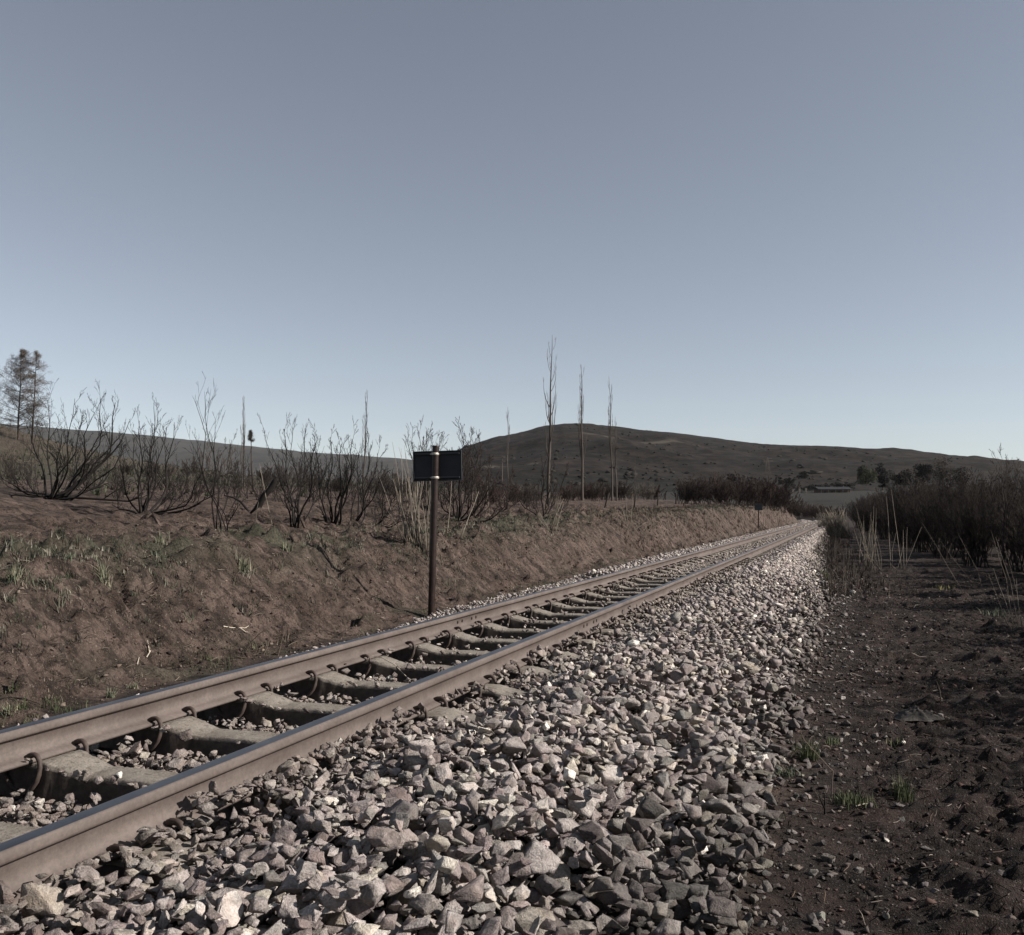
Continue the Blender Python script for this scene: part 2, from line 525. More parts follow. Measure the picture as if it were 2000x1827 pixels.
def gz(x, y):
    """height of the ground sheet itself (vectorised)"""
    x = np.asarray(x, float); y = np.asarray(y, float)
    i = np.clip(np.searchsorted(GXs, x)-1, 0, len(GXs)-2); j = np.clip(np.searchsorted(GYs, y)-1, 0, len(GYs)-2)
    fx = (x-GXs[i])/(GXs[i+1]-GXs[i]); fy = (y-GYs[j])/(GYs[j+1]-GYs[j])
    return (GZs[i, j]*(1-fx)*(1-fy)+GZs[i+1, j]*fx*(1-fy)+GZs[i, j+1]*(1-fx)*fy+GZs[i+1, j+1]*fx*fy)

# ------------------------------------------------------------ hills
def hill(pxs, pys, R0, R1, z0, pxlo, pxhi, amp, mat, name, label, n=420, m=90, seed=3, track=None):
    px = np.linspace(pxlo, pxhi, n)
    yr = np.interp(px, pxs, pys) + .9*fbm(px*.02, px*0, 3, seed) + .45*fbm(px*.12, px*0, 2, seed+1)
    zr = EYE[2] + (1000-yr)/F*R1
    s = np.concatenate([np.linspace(0, 1, m), 1+np.linspace(.02, .6, 16)])
    D = np.stack([FWD[None]+RGT[None]*((px-1000)/F)[:, None]])[0]
    Rr = R0+(R1-R0)*s
    P = D[:, None, :]*Rr[None, :, None]
    sh = np.where(s <= 1, .55*s+.45*np.sin(np.minimum(s, 1)*math.pi/2)**1.5, 1-(s-1)*.9)
    Z = z0+(zr[:, None]-z0)*sh[None]
    env = np.where(s <= 1, 4*s*(1-s), 0)**.7
    Z = Z + amp*env[None]*(fbm(P[..., 0]/130, P[..., 1]/130, 5, seed+5) - .25)
    P[..., 2] = Z
    N = P.shape[0]; K = P.shape[1]
    idx = np.arange(N*K).reshape(N, K)
    Q = np.stack([idx[:-1, :-1], idx[1:, :-1], idx[1:, 1:], idx[:-1, 1:]], -1).reshape(-1, 4)
    A = np.zeros((N, K, 3))
    if track is not None:
        PYs = 1000-(P[..., 2]-EYE[2])/Rr[None]*F
        for (x0, x1, s0, s1, w, st) in track:       # faint farm tracks and paler contour strips across the slope
            sc = np.interp(px, [x0, x1], [s0, s1]) + .02*fbm(px*.02, px*0, 2, 77)
            on = (px > x0) & (px < x1)
            edge = np.clip(np.minimum(px-x0, x1-px)/25, 0, 1)
            A[..., 0] = np.maximum(A[..., 0], on[:, None]*edge[:, None]*st*np.exp(-((s[None]-sc[:, None])/w)**2))
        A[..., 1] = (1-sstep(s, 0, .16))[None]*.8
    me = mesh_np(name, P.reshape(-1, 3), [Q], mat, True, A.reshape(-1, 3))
    o = link(name, me)
    tag(o, label, kind='structure')
    return P

M_HILL = mat_hill('scrubby_hillside', (.0065, .006, .0055), (.015, .0128, .011), (.040, .029, .024), .012)
M_HILL2 = mat_hill('haze_grey_ridge', (.030, .031, .032), (.045, .044, .043), (.065, .060, .056), .004)  # distance haze put into the ridge's own grey colour
HP = hill([840, 900, 930, 960, 1000, 1040, 1065, 1100, 1150, 1200, 1260, 1330, 1400, 1450, 1500, 1560, 1650, 1730, 1800, 1900, 2000, 2400, 2800],
     [915, 880, 868, 857, 848, 839, 833, 829.5, 831, 836, 841, 847, 856, 863, 868.5, 870, 873, 879, 884, 893, 905, 945, 985],
     330, 950, 7.6, 830, 2700, 17, M_HILL, 'hill', 'broad dark brown hill behind the bare poplars',
     n=520, m=130, track=[(1140, 1340, .60, .565, .006, .5), (1110, 1330, .575, .585, .005, .3), (930, 1060, .34, .30, .008, .5), (1440, 1800, .62, .72, .012, .25)])
hill([-900, -300, 0, 100, 200, 300, 400, 500, 600, 700, 780, 850, 1000, 1200, 1400], [800, 815, 828, 836, 843, 852, 862, 873, 883, 891, 895, 903, 918, 940, 980],
     1300, 2700, 4, -900, 1350, 22, M_HILL2, 'hill', 'long low grey ridge fading into haze at the left', n=260, m=50, seed=23)

# ------------------------------------------------------------ rails
def rail_profile():
    pts = [(-.0635, 0), (.0635, 0), (.0635, .011), (.030, .021), (.0085, .034), (.007, .060), (.0075, .098), (.020, .108), (.033, .113),
           (.034, .121), (.0335, .141), (.027, .1485), (.018, .150), (-.018, .150), (-.027, .1485), (-.0335, .141), (-.034, .121), (-.033, .113), (-.020, .108),
           (-.0075, .098), (-.007, .060), (-.0085, .034), (-.030, .021), (-.0635, .011)]
    return np.array(pts)

def make_rail(xr, label):
    pr = rail_profile(); K = len(pr)
    ys = np.concatenate([np.arange(-6, 92, 1.0), np.arange(92, 175, 2.0)])
    cxs = xc(ys)
    sl = np.gradient(cxs, ys)
    nrm = np.sqrt(1+sl**2)
    V = np.empty((len(ys), K, 3))
    V[..., 0] = (cxs+xr)[:, None] + pr[None, :, 0]/nrm[:, None]
    V[..., 1] = ys[:, None] - pr[None, :, 0]*(sl/nrm)[:, None]
    V[..., 2] = pr[None, :, 1]
    idx = np.arange(len(ys)*K).reshape(len(ys), K)
    a = idx[:-1]; b = np.roll(a, -1, 1); c = idx[1:]; d = np.roll(c, -1, 1)
    Q = np.stack([a, b, d, c], -1)
    mi = np.zeros(K, int); mi[[11, 12, 13]] = 1
    o = link('steel_rail', mesh_np('steel_rail', V.reshape(-1, 3), [Q.reshape(-1, 4)], [M_RAIL, M_RAILTOP], False, mi=np.tile(mi, len(ys)-1)))
    tag(o, label, 'rail', 'rails of the railway track')
    return o
rail_near = make_rail(NEAR_RAIL, 'rusty steel rail nearer the pale stone shoulder')
rail_far = make_rail(FAR_RAIL, 'rusty steel rail nearer the brown earth bank')
def bolt_holes(rail, xr, yc, side):
    for dy, dz in ((-.21, 0), (-.11, .001), (.11, 0), (.21, .001)):
        a = np.arange(10)*2*math.pi/10
        x = xr + side*.0105
        ring = np.stack([np.full(10, x), yc+dy+.0135*np.cos(a), .070+dz+.0135*np.sin(a)], -1)
        ring2 = ring.copy(); ring2[:, 0] = xr
        V = np.concatenate([ring, ring2]); i = np.arange(10); j = (i+1) % 10
        o = link('bolt_hole', mesh_np('bolt_hole', V, [np.stack([i, j, j+10, i+10], -1)], M_HOLE), rail)
        bm = bmesh.new(); bm.from_mesh(o.data); bm.verts.ensure_lookup_table()
        bm.faces.new([bm.verts[k] for k in range(10)]); bm.to_mesh(o.data); bm.free()
bolt_holes(rail_far, FAR_RAIL, 7.62, 1)
bolt_holes(rail_near, NEAR_RAIL, 7.75, 1)

# ------------------------------------------------------------ sleepers
def sleeper_mesh(seed):
    rs = np.random.RandomState(seed)
    S = [(-1.0, -.045, .092), (-.97, -.034, .098), (-.9, -.028, .10), (-.80, -.022, .103), (-.72, -.004, .105), (-.645, -.003, .108), (-.64, -.004, .108), (-.49, -.004, .108), (-.485, .006, .107), (-.44, .004, .106),
         (-.43, .000, .105), (-.28, -.037, .089), (-.26, -.038, .087), (-.12, -.033, .084), (0, -.030, .083)]
    S = S + [(-s, z, w) for s, z, w in S[-2::-1]]
    # finer along the length
    s0 = np.array([s[0] for s in S]); sf = np.linspace(-1, 1, 101)
    zt = np.interp(sf, s0, [s[1] for s in S]); wt = np.interp(sf, s0, [s[2] for s in S])
    prof = []
    for s, z, w in zip(sf, zt, wt):
        wb = w+.024
        sec = [(-wb, -.235), (-(w+.010), z-.10), (-(w+.002), z-.020), (-(w-.001), z-.004), (-(w-.007), z), (-.03, z+.001), (.03, z+.001), (w-.007, z), (w-.001, z-.004), (w+.002, z-.020), (w+.010, z-.10), (wb, -.235)]
        prof.append([(s, y, zz) for y, zz in sec])
    V = np.array(prof); n, K, _ = V.shape
    nz = rs.randn(n, K, 3)*[.001, .0022, .0016]
    chip = rs.rand(n, K) < .06
    chip[:, [0, 11]] = False
    nz[..., 2] -= chip*rs.rand(n, K)*.008
    V = V + nz
    V[0, :, 0] += rs.rand(K)*.03; V[-1, :, 0] -= rs.rand(K)*.03
    idx = np.arange(n*K).reshape(n, K)
    Q = np.stack([idx[:-1, :-1], idx[:-1, 1:], idx[1:, 1:], idx[1:, :-1]], -1).reshape(-1, 4)
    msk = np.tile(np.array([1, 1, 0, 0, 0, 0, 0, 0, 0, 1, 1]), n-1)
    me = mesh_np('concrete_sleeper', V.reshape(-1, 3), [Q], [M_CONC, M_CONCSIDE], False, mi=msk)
    bm = bmesh.new(); bm.from_mesh(me); bm.verts.ensure_lookup_table()
    bm.faces.new([bm.verts[i] for i in idx[0, ::-1]]); bm.faces.new([bm.verts[i] for i in idx[-1]])
    bmesh.ops.recalc_face_normals(bm, faces=bm.faces)
    bm.to_mesh(me); bm.free()
    return me
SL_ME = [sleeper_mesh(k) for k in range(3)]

def clip_mesh(k):
    # curled rod: tip on the rail foot, loops out over the gap and dives under the rail
    pts = np.array([(.026, .024), (.045, .032), (.066, .037), (.084, .032), (.098, .014), (.103, -.012), (.100, -.042), (.088, -.072), (.068, -.098), (.045, -.118), (.015, -.128)])
    P = np.stack([pts[:, 0], np.linspace(.012, -.012, len(pts)), pts[:, 1]], -1)
    r = np.array([.013, .0125] + [.0108]*9)
    V, Qs = tubes([P], [r], 8)
    me = mesh_np('fastening_clip', V, Qs, M_CLIP, True)
    bm = bmesh.new(); bm.from_mesh(me)
    r1 = bmesh.ops.contextual_create(bm, geom=[])if False else None
    bm.free()
    return me
CLIP = clip_mesh(0)
pad_v, pad_q = box_v(0, 0, .0165, .030, .05, .010)

sleeper_y = [2.99+.7*n for n in range(-7, 150)]
ordn = {0: 'nearest concrete sleeper whose whole middle shows between the rails'}
sl_objs = []
near_words = {1: 'concrete sleeper between the rails at the bottom left, waisted and chipped'}
for n, y in enumerate(sleeper_y):
    if y > 112: break
    me = SL_ME[n % 3]
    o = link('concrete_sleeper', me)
    cxv = float(xc(y))
    o.location = (cxv+MID+R_.uniform(-.012, .012), y+R_.uniform(-.012, .012), -.001 - R_.random()*.002)
    o.rotation_euler = (0, 0, R_.uniform(-.008, .008) + (math.pi if n % 2 else 0))
    tag(o, 'grey concrete sleeper with a narrow sunken waist under both rusty rails' if y < 16 else
        ('small looking concrete sleeper half buried in ballast farther along the track' if y < 45 else 'distant concrete sleeper showing only as a thin edge between the rails'),
        'sleeper', 'concrete sleepers under the track')
    sl_objs.append((y, o))
    if y < 21 and y > 0:
        o.rotation_euler = (0, 0, 0)
        for xr in (FAR_RAIL, NEAR_RAIL):
            for side in (1, -1):
                for fy in (-.124, .124):
                    c = link('fastening_clip', CLIP, o)
                    c.location = (xr-MID, fy, .001)
                    c.rotation_euler = (R_.uniform(-.06, .06), 0, 0 if side > 0 else math.pi)
# labels for the first sleepers: tell them apart by what is beside them
for (y, o), lab in zip([s for s in sl_objs if s[0] > 2.2], [
        'concrete sleeper at the lower left, only a strip of it left of the near rail',
        'concrete sleeper at the left edge with a curled clip on its front, under the rails',
        'second full concrete sleeper from the left edge, chipped along its front top edge',
        'third full concrete sleeper from the left edge, between the two rails',
        'fourth full concrete sleeper from the left edge, between the two rails',
        'concrete sleeper with a dry bent straw lying beside its clip']):
    o['label'] = lab
ORD = ['seventh', 'eighth', 'ninth', 'tenth', 'eleventh', 'twelfth', 'thirteenth', 'fourteenth', 'fifteenth', 'sixteenth', 'seventeenth', 'eighteenth', 'nineteenth', 'twentieth']
for (y, o), w in zip([s for s in sl_objs if s[0] > 2.2][6:], ORD):
    o['label'] = f'{w} concrete sleeper counted from the lower left edge along the track'

# ------------------------------------------------------------ stones
def polyhedron(rs, nplanes, elong=1.0):
    """random convex block cut by planes -> (verts, tris)"""
    for _ in range(20):
        N = rs.randn(nplanes, 3)
        N /= np.linalg.norm(N, axis=1, keepdims=True)
        # push the directions apart a little
        for _k in range(6):
            D = N[:, None]-N[None]; d2 = (D**2).sum(-1)+np.eye(nplanes)*9
            N = N+.12*(D/d2[..., None]).sum(1)/nplanes*6; N /= np.linalg.norm(N, axis=1, keepdims=True)
        dist = rs.uniform(.52, .98, nplanes)
        dual = N/dist[:, None]
        bm = bmesh.new()
        for p in dual: bm.verts.new(p)
        bm.verts.ensure_lookup_table()
        bmesh.ops.convex_hull(bm, input=bm.verts[:])
        bmesh.ops.triangulate(bm, faces=bm.faces[:])
        pv = []
        ok = True
        for f in bm.faces:
            A = np.array([v.co[:] for v in f.verts])
            try: p = np.linalg.solve(A, np.ones(3))
            except Exception: ok = False; break
            if np.linalg.norm(p) > 1.9: ok = False; break
            pv.append(p)
        bm.free()
        if ok and len(pv) >= 6:
            return np.array(pv)
    return rs.randn(10, 3)*.6

def stone_bm(rs, nplanes, bev, rough, fine=.30):
    pv = polyhedron(rs, nplanes)
    bm = bmesh.new()
    for p in pv: bm.verts.new(p)
    bmesh.ops.remove_doubles(bm, verts=bm.verts[:], dist=.09)
    r = bmesh.ops.convex_hull(bm, input=bm.verts[:])
    junk = [g for g in r['geom_interior'] + r['geom_unused'] if isinstance(g, bmesh.types.BMVert) and g.is_valid]
    if junk: bmesh.ops.delete(bm, geom=list(set(junk)), context='VERTS')
    if bev:
        bmesh.ops.dissolve_limit(bm, angle_limit=radians(6), verts=bm.verts[:], edges=bm.edges[:])
        bmesh.ops.bevel(bm, geom=bm.edges[:], offset=bev, segments=1, affect='EDGES', clamp_overlap=True)
    bmesh.ops.triangulate(bm, faces=bm.faces[:])
    if rough:
        bmesh.ops.subdivide_edges(bm, edges=[e for e in bm.edges if e.calc_length() > .35], cuts=1, use_grid_fill=False)
        bmesh.ops.triangulate(bm, faces=bm.faces[:])
        bmesh.ops.subdivide_edges(bm, edges=[e for e in bm.edges if e.calc_length() > fine], cuts=1, use_grid_fill=False)
        bmesh.ops.triangulate(bm, faces=bm.faces[:])
        from mathutils import noise as mn
        off = Vector(rs.rand(3)*50)
        bm.normal_update()
        for v in bm.verts:
            c = v.co
            d = mn.noise(c*2.1+off)+.55*mn.noise(c*5.0+off)+.3*mn.noise(c*11+off)
            v.co = c+v.normal*(rough*1.7*d+rs.randn()*.008)
    bmesh.ops.recalc_face_normals(bm, faces=bm.faces[:])
    bm.verts.index_update()
    V = np.array([v.co[:] for v in bm.verts]); T = np.array([[v.index for v in f.verts] for f in bm.faces])
    m = np.abs(V).max(0); V = V/m
    bm.free()
    return V, T
rs0 = np.random.RandomState(5)
P_HI = [stone_bm(rs0, R_.choice([6, 7, 7, 8, 9, 9]), .024, .062) for _ in range(48)]
P_MID = [stone_bm(rs0, R_.choice([6, 7, 7, 8, 9]), 0, .055, .6) for _ in range(30)]
P_LO = [stone_bm(rs0, R_.choice([5, 6, 7]), 0, 0) for _ in range(24)]
print('stone tris', np.mean([len(t) for v, t in P_HI]), np.mean([len(t) for v, t in P_MID]), np.mean([len(t) for v, t in P_LO]))

def rot_batch(rs, n, tilt, nrm=None):
    """random rotations with the short (z) axis within ~tilt of the surface normal"""
    yaw = rs.uniform(0, 2*math.pi, n)
    ta = rs.uniform(0, 2*math.pi, n); tt = np.abs(rs.randn(n))*tilt
    axn = np.stack([np.cos(ta)*np.sin(tt), np.sin(ta)*np.sin(tt), np.cos(tt)], -1)
    if nrm is not None: axn = axn + nrm; axn /= np.linalg.norm(axn, axis=1, keepdims=True)
    X0 = np.stack([np.cos(yaw), np.sin(yaw), np.zeros(n)], -1)
    Yv = np.cross(axn, X0); Yv /= np.linalg.norm(Yv, axis=1, keepdims=True)
    Xv = np.cross(Yv, axn)
    return np.stack([Xv, Yv, axn], -1)        # columns

def stone_colour(rs, n, x, y):
    """crushed rock: pinkish grey to mauve, some pale quartz, brown brake dust beside the rails, soot at the toe"""
    uu = x - xc(y)
    base = np.array([.315, .280, .265])[None]*np.ones((n, 1))
    k = rs.rand(n)
    base[k < .26] = [.205, .172, .165]
    base[(k >= .26) & (k < .40)] = [.225, .21, .195]
    base[(k >= .40) & (k < .52)] = [.41, .372, .345]
    base[(k >= .52) & (k < .60)] = [.38, .345, .295]
    base[k > .978] = [.62, .58, .52]
    base *= 1.72*rs.uniform(.68, 1.2, (n, 1))*(1+rs.randn(n, 3)*.010)
    w = np.clip(np.exp(-np.minimum(np.abs(uu-NEAR_RAIL), np.abs(uu-FAR_RAIL))/.38)*1.1, 0, 1)
    w = np.where((uu < NEAR_RAIL) & (uu > FAR_RAIL), np.maximum(w, .75), w)*.7
    w = np.where(k > .978, w*.3, w)
    base = base*(1-w[:, None]) + w[:, None]*np.array([.225, .185, .160])*rs.uniform(.8, 1.25, (n, 1))
    s = np.clip((uu+np.interp(y, [3.0, 4.6, 16, 26, 55], [.98, .72, .66, .9, 1.3]))/.28 + rs.randn(n)*.30, 0, 1)*(k < .97)
    base = base*(1-.62*s[:, None])
    return base

def merge(protos, kk, pos, Rm, sc, colr):
    Vs, Ts, Cs, off = [], [], [], 0
    for p in range(len(protos)):
        sel = np.nonzero(kk == p)[0]
        if not len(sel): continue
        v, t = protos[p]
        W = np.einsum('nij,nvj->nvi', Rm[sel], v[None]*sc[sel][:, None, :]) + pos[sel][:, None, :]
        Vs.append(W.reshape(-1, 3))
        Ts.append((t[None] + (np.arange(len(sel))*len(v))[:, None, None] + off).reshape(-1, 3))
        Cs.append(np.repeat(colr[sel], len(v), axis=0))
        off += len(sel)*len(v)
    return np.concatenate(Vs), np.concatenate(Ts), np.concatenate(Cs)

SLY = np.array(sleeper_y)
def in_sleeper(x, y, marg=0.0):
    d = np.abs(SLY[None]-np.asarray(y)[:, None]).min(1)
    uu = np.asarray(x)-xc(y)
    return (d < .135+marg) & (np.abs(uu-MID) < 1.0+marg)

def ballast_top(x, y):
    """wanted surface of the piled stones"""
    uu = x - xc(y)
    uu = uu + sstep(uu, -1.2, -.6)*(.26*fbm(y*.9, y*0, 2, 54)+.26*fbm(x*3, y*3, 2, 55))
    uu = np.where((uu > -1.45) & (uu < .2), -1.45+(uu+1.45)*1.15/np.maximum(1.15-.15-toe(y), .2), uu)
    n = fbm(x*1.6, y*1.1, 3, 51)
    n2 = fbm(x*.8, y*.5, 2, 52)
    heap = .055*np.exp(-((uu+1.45)/.22)**2)*sstep(y, 4.2, 6.0)
    z = np.interp(uu, [-4.9, -4.55, -4.2, -3.75, -3.45, -3.2, -2.24, -2.10, -1.84, -1.66, -1.35, -1.0, -.55, -.30, -.05],
                  [-.30, -.14, -.045, -.040, -.055, -.12, -.12, -.036, -.036, -.008, -.004, -.090, -.27, -.385, -.47])
    z = z + np.interp(uu, [-2.2, -2.13, -1.95, -1.75], [.03, .070, .045, .02])*(1-sstep(y, 3.7, 4.5))
    crib = (uu > -3.2) & (uu < -2.22)
    z = np.where(crib, np.interp(y, [0, 3, 9, 14, 22, 40], [-.078, -.080, -.080, -.066, -.048, -.025]), z)
    left = uu < -3.5
    z = np.where(left, z + np.interp(y, [0, 6, 10, 16, 30], [-.10, -.08, -.02, .03, .05]) , z)
    return z + .022*n + .02*n2 + heap + .016*fbm(x*9, y*9, 2, 53)

rs = np.random.RandomState(99)
# --- close range: stones dropped one by one onto a height map so they pile up and lean on each other
G = .0125
x0, x1, y0, y1 = -4.7, .35, 1.0, 15.5
nxg, nyg = int((x1-x0)/G), int((y1-y0)/G)
xx = x0+(np.arange(nxg)+.5)*G; yy = y0+(np.arange(nyg)+.5)*G
XX, YY = np.meshgrid(xx, yy, indexing='ij')
H = gz(XX, YY)
TOP = ballast_top(XX, YY)
slp = in_sleeper(XX.ravel(), YY.ravel()).reshape(XX.shape)
ssl = np.abs(XX-MID)
stz = np.interp(ssl, [0, .24, .36, .43, .75, .82, 1.0], [-.030, -.037, -.022, -.005, -.004, -.022, -.045])
H = np.where(slp, stz, H)
rail_m = (np.abs(XX-NEAR_RAIL) < .022) | (np.abs(XX-FAR_RAIL) < .022) | ((XX < NEAR_RAIL) & (XX > NEAR_RAIL-.07)) | ((XX > FAR_RAIL) & (XX < FAR_RAIL+.062))
for xr in (NEAR_RAIL, FAR_RAIL):
    H = np.where(np.abs(XX-xr) < .066, .018, H)
ST = dict(pos=[], sc=[], kk=[], R=[])
NC = 105000
cxr = np.where(rs.rand(NC) < .62, rs.uniform(-2.13, .25, NC), rs.uniform(-4.6, -2.1, NC))
cyr = 1.0+14.4*rs.rand(NC)**1.12
sizes = np.exp(rs.randn(NC)*.30)*.0300
big = np.clip((cxr+1.9)/1.0, 0, 1)
sizes = np.clip(sizes*(.80+.50*big), .015, .080)
sizes[cxr < -2.1] *= .86
sizes = sizes[np.argsort(-sizes+rs.randn(NC)*.0)] if False else sizes
RM = rot_batch(rs, NC, .68)
asp = np.stack([np.ones(NC), rs.uniform(.50, .98, NC), rs.uniform(.26, .68, NC)], -1)
for i in range(NC):
    x, y, r = cxr[i], cyr[i], sizes[i]
    gi, gj = int((x-x0)/G), int((y-y0)/G)
    if gi < 1 or gj < 1 or gi >= nxg-1 or gj >= nyg-1: continue
    h0 = H[gi, gj]
    top = TOP[gi, gj]
    if h0 > top - r*.40: 
        continue
    if x > -.66 and rs.rand() < (x+.66)/.34: continue
    if slp[gi, gj]:
        if x > -2.15 or x < FAR_RAIL:
            if rs.rand() > ((.9 if x < -1.95 else .6) if y < 4.0 and x > -2.15 else .14): continue
        elif rs.rand() > .02: continue
    if x < -3.4 and y < 8 and rs.rand() < .55: continue
    w = max(1, int(r*.75/G))
    a0, a1, b0, b1 = max(gi-w, 0), min(gi+w+1, nxg), max(gj-w, 0), min(gj+w+1, nyg)
    if rail_m[gi-0, gj] or rail_m[min(gi+int(r*.8/G), nxg-1), gj] or rail_m[max(gi-int(r*.8/G), 0), gj]: continue
    patch = H[a0:a1, b0:b1]
    if not slp[gi, gj] and slp[a0:a1, b0:b1].mean() > .6 and rs.rand() < .5: continue
    hz = r*asp[i, 2]
    zc = np.sort(patch.ravel())[int(patch.size*.78)] + hz*.70
    ST['pos'].append((x, y, zc)); ST['sc'].append(asp[i]*r); ST['kk'].append(i); ST['R'].append(RM[i])
    dx = (xx[a0:a1, None]-x)/r; dy = (yy[None, b0:b1]-y)/r
    cap = zc + hz*np.sqrt(np.clip(1-(dx*dx+dy*dy)*1.1, 0, 1))*.85
    cap = np.where(dx*dx+dy*dy < .85, cap, -9)
    H[a0:a1, b0:b1] = np.maximum(patch, cap)
pos = np.array(ST['pos']); sc = np.array(ST['sc']); Rm = np.array(ST['R'])
n = len(pos)
colr = stone_colour(rs, n, pos[:, 0], pos[:, 1])
print('near stones', n)
# apparent size
rel = pos-EYE
Zd = rel@FWD
pxx = 1000+F*(rel@RGT)/np.maximum(Zd, .1); pyy = 1000-F*rel[:, 2]/np.maximum(Zd, .1)
# extra size for a few big slabs near the front
vis = (Zd > 1) & (pxx > 10) & (pxx < 1990) & (pyy < 1815)
hi_now = H[np.clip(((pos[:, 0]-x0)/G).astype(int), 0, nxg-1), np.clip(((pos[:, 1]-y0)/G).astype(int), 0, nyg-1)]
onto = pos[:, 2]+sc[:, 2]*.55 > hi_now-.006
score = np.where(vis & onto, sc[:, 0]*sc[:, 1]/np.maximum(Zd, .1)**2, 0)
top = np.argsort(-score)[:290]
is_top = np.zeros(n, bool); is_top[top] = True
HI_ME = []
for (v, t) in P_HI:
    HI_ME.append(mesh_np('ballast_stone', v, [t], M_STONE, False))
def stone_label(c, p, r, qx, qy):
    m = c.mean()
    k = 'whitish quartz' if m > .85 else 'pale pinkish grey' if m > .58 else 'mauve grey' if m > .36 else 'dull dark brown'
    size = 'large' if r > .055 else 'medium' if r > .04 else 'small'
    across = 'against the near rail' if p[0] < -1.8 else 'at the sleeper ends' if p[0] < -1.4 else 'on the upper shoulder' if p[0] < -1.05 else 'on the lower shoulder' if p[0] < -.75 else 'by the dark soil'
    alongw = 'at the bottom edge' if qy > 1740 else 'near the bottom' if qy > 1620 else 'a little way up the ballast' if qy > 1500 else 'half way up the ballast'
    return f'{size} {k} stone {across}, {alongw}'
for i in top:
    o = link('ballast_stone', HI_ME[R_.randrange(len(HI_ME))])
    o.matrix_world = Matrix.Translation(pos[i]) @ Matrix(Rm[i].tolist()).to_4x4() @ Matrix.Diagonal((*sc[i], 1))
    o.color = (*colr[i], 1)
    tag(o, stone_label(colr[i], pos[i], sc[i, 0], pxx[i], pyy[i]), 'stone', 'crushed stones of the near ballast')
rest = np.nonzero(~is_top)[0]
zr = Zd[rest]
m_mid = rest[zr < 7.5]; m_lo = rest[zr >= 7.5]
Va, Ta, Ca = merge(P_MID, rs.randint(0, len(P_MID), n)*0+rs.randint(0, len(P_MID), n), pos, Rm, sc, colr) if False else (None, None, None)
def sub(sel, protos):
    return merge(protos, rs.randint(0, len(protos), len(sel)), pos[sel], Rm[sel], sc[sel], colr[sel])
V1, T1, C1 = sub(m_mid, P_MID); V2, T2, C2 = sub(m_lo, P_LO)

# --- farther along: one dense layer set on the same surface
def far_band(y0, y1, u0, u1, dens, r, tilt=.6):
    N = int((y1-y0)*(u1-u0)*dens)
    uu = rs.uniform(u0, u1, N); y = rs.uniform(y0, y1, N); x = uu+xc(y)
    keep = ~((np.abs(uu-NEAR_RAIL) < .085) | (np.abs(uu-FAR_RAIL) < .085))
    keep &= ~(in_sleeper(x, y, -.02) & (rs.rand(N) > .18))
    keep &= ~((uu > -.62-toe(y)) & (rs.rand(N) < (uu+.62+toe(y))/.35))
    x, y = x[keep], y[keep]; N = len(x)
    rr = np.clip(np.exp(rs.randn(N)*.28)*r, r*.5, r*2)
    z = np.maximum(ballast_top(x, y), gz(x, y)) + rs.uniform(-.9, .7, N)*rr
    P = np.stack([x, y, z], -1)
    S = np.stack([rr, rr*rs.uniform(.65, .98, N), rr*rs.uniform(.45, .8, N)], -1)
    return P, S, rot_batch(rs, N, tilt), stone_colour(rs, N, x, y)
parts = []
for args in ((15.4, 30, -1.98, -.02, 560, .036), (30, 55, -1.98, -.05, 480, .036), (55, 125, -1.98, -.05, 220, .050),
             (15.4, 30, -4.6, -2.2, 300, .032), (30, 60, -4.7, -2.2, 220, .035), (60, 120, -4.7, -2.2, 90, .05)):
    parts.append(far_band(*args))
P = np.concatenate([p[0] for p in parts]); S = np.concatenate([p[1] for p in parts]); RR = np.concatenate([p[2] for p in parts]); CC = np.concatenate([p[3] for p in parts])
V3, T3, C3 = merge(P_LO, rs.randint(0, len(P_LO), len(P)), P, RR, S, CC)
print('far stones', len(P))
Vb = np.concatenate([V1, V2, V3]); Tb = np.concatenate([T1, T2+len(V1), T3+len(V1)+len(V2)]); Cb = np.concatenate([C1, C2, C3])
bal = link('ballast', mesh_np('ballast', Vb, [Tb], M_STONES, False, Cb))
tag(bal, 'bed of grey and mauve crushed stone along the track', 'ballast', kind='stuff')
print('ballast tris', len(Tb))

# ------------------------------------------------------------ strays and marked rocks on the charred ground
def rock(px, py, size, c, label, squash=.7, name='rock'):
    p, Z = on_land(px, py)
    r = size*Z/F/2
    v, t = P_HI[R_.randrange(len(P_HI))]
    o = link(name, mesh_np(name, v*[r, r*.8, r*squash], [t], M_STONE, False))
    o.location = (p[0], p[1], ground_at(p[0], p[1])+r*squash*.35)
    o.rotation_euler = (R_.uniform(-.4, .4), R_.uniform(-.4, .4), R_.uniform(0, 6))
    o.color = (*c, 1)
    tag(o, label, 'rock')
rock(1601, 1790, 34, (.26, .26, .22), 'squarish grey rock half sunk in charred soil at the bottom', .9)
rock(1438, 1722, 34, (.50, .44, .38), 'pale pointed stone on the dark toe of the ballast', .8)
rock(1332, 1616, 30, (.58, .54, .48), 'whitish blocky stone at the dark lower edge of the ballast', .8)
rock(1646, 1365, 16, (.50, .46, .42), 'small white stone on burnt ground left of the ash mound')
rock(1574, 1560, 22, (.42, .36, .32), 'pinkish stone in a small stone group beside the herb')
rock(1558, 1698, 22, (.26, .22, .18), 'small brown triangular stone alone on sooty soil')
rock(1848, 1638, 16, (.36, .30, .24), 'tiny tan stone on the burnt ground near the right edge')
rock(1876, 1642, 15, (.28, .22, .19), 'tiny reddish brown stone right of the tan one')
rock(1942, 1470, 15, (.30, .22, .20), 'small pink stone on burnt ground by the right edge')

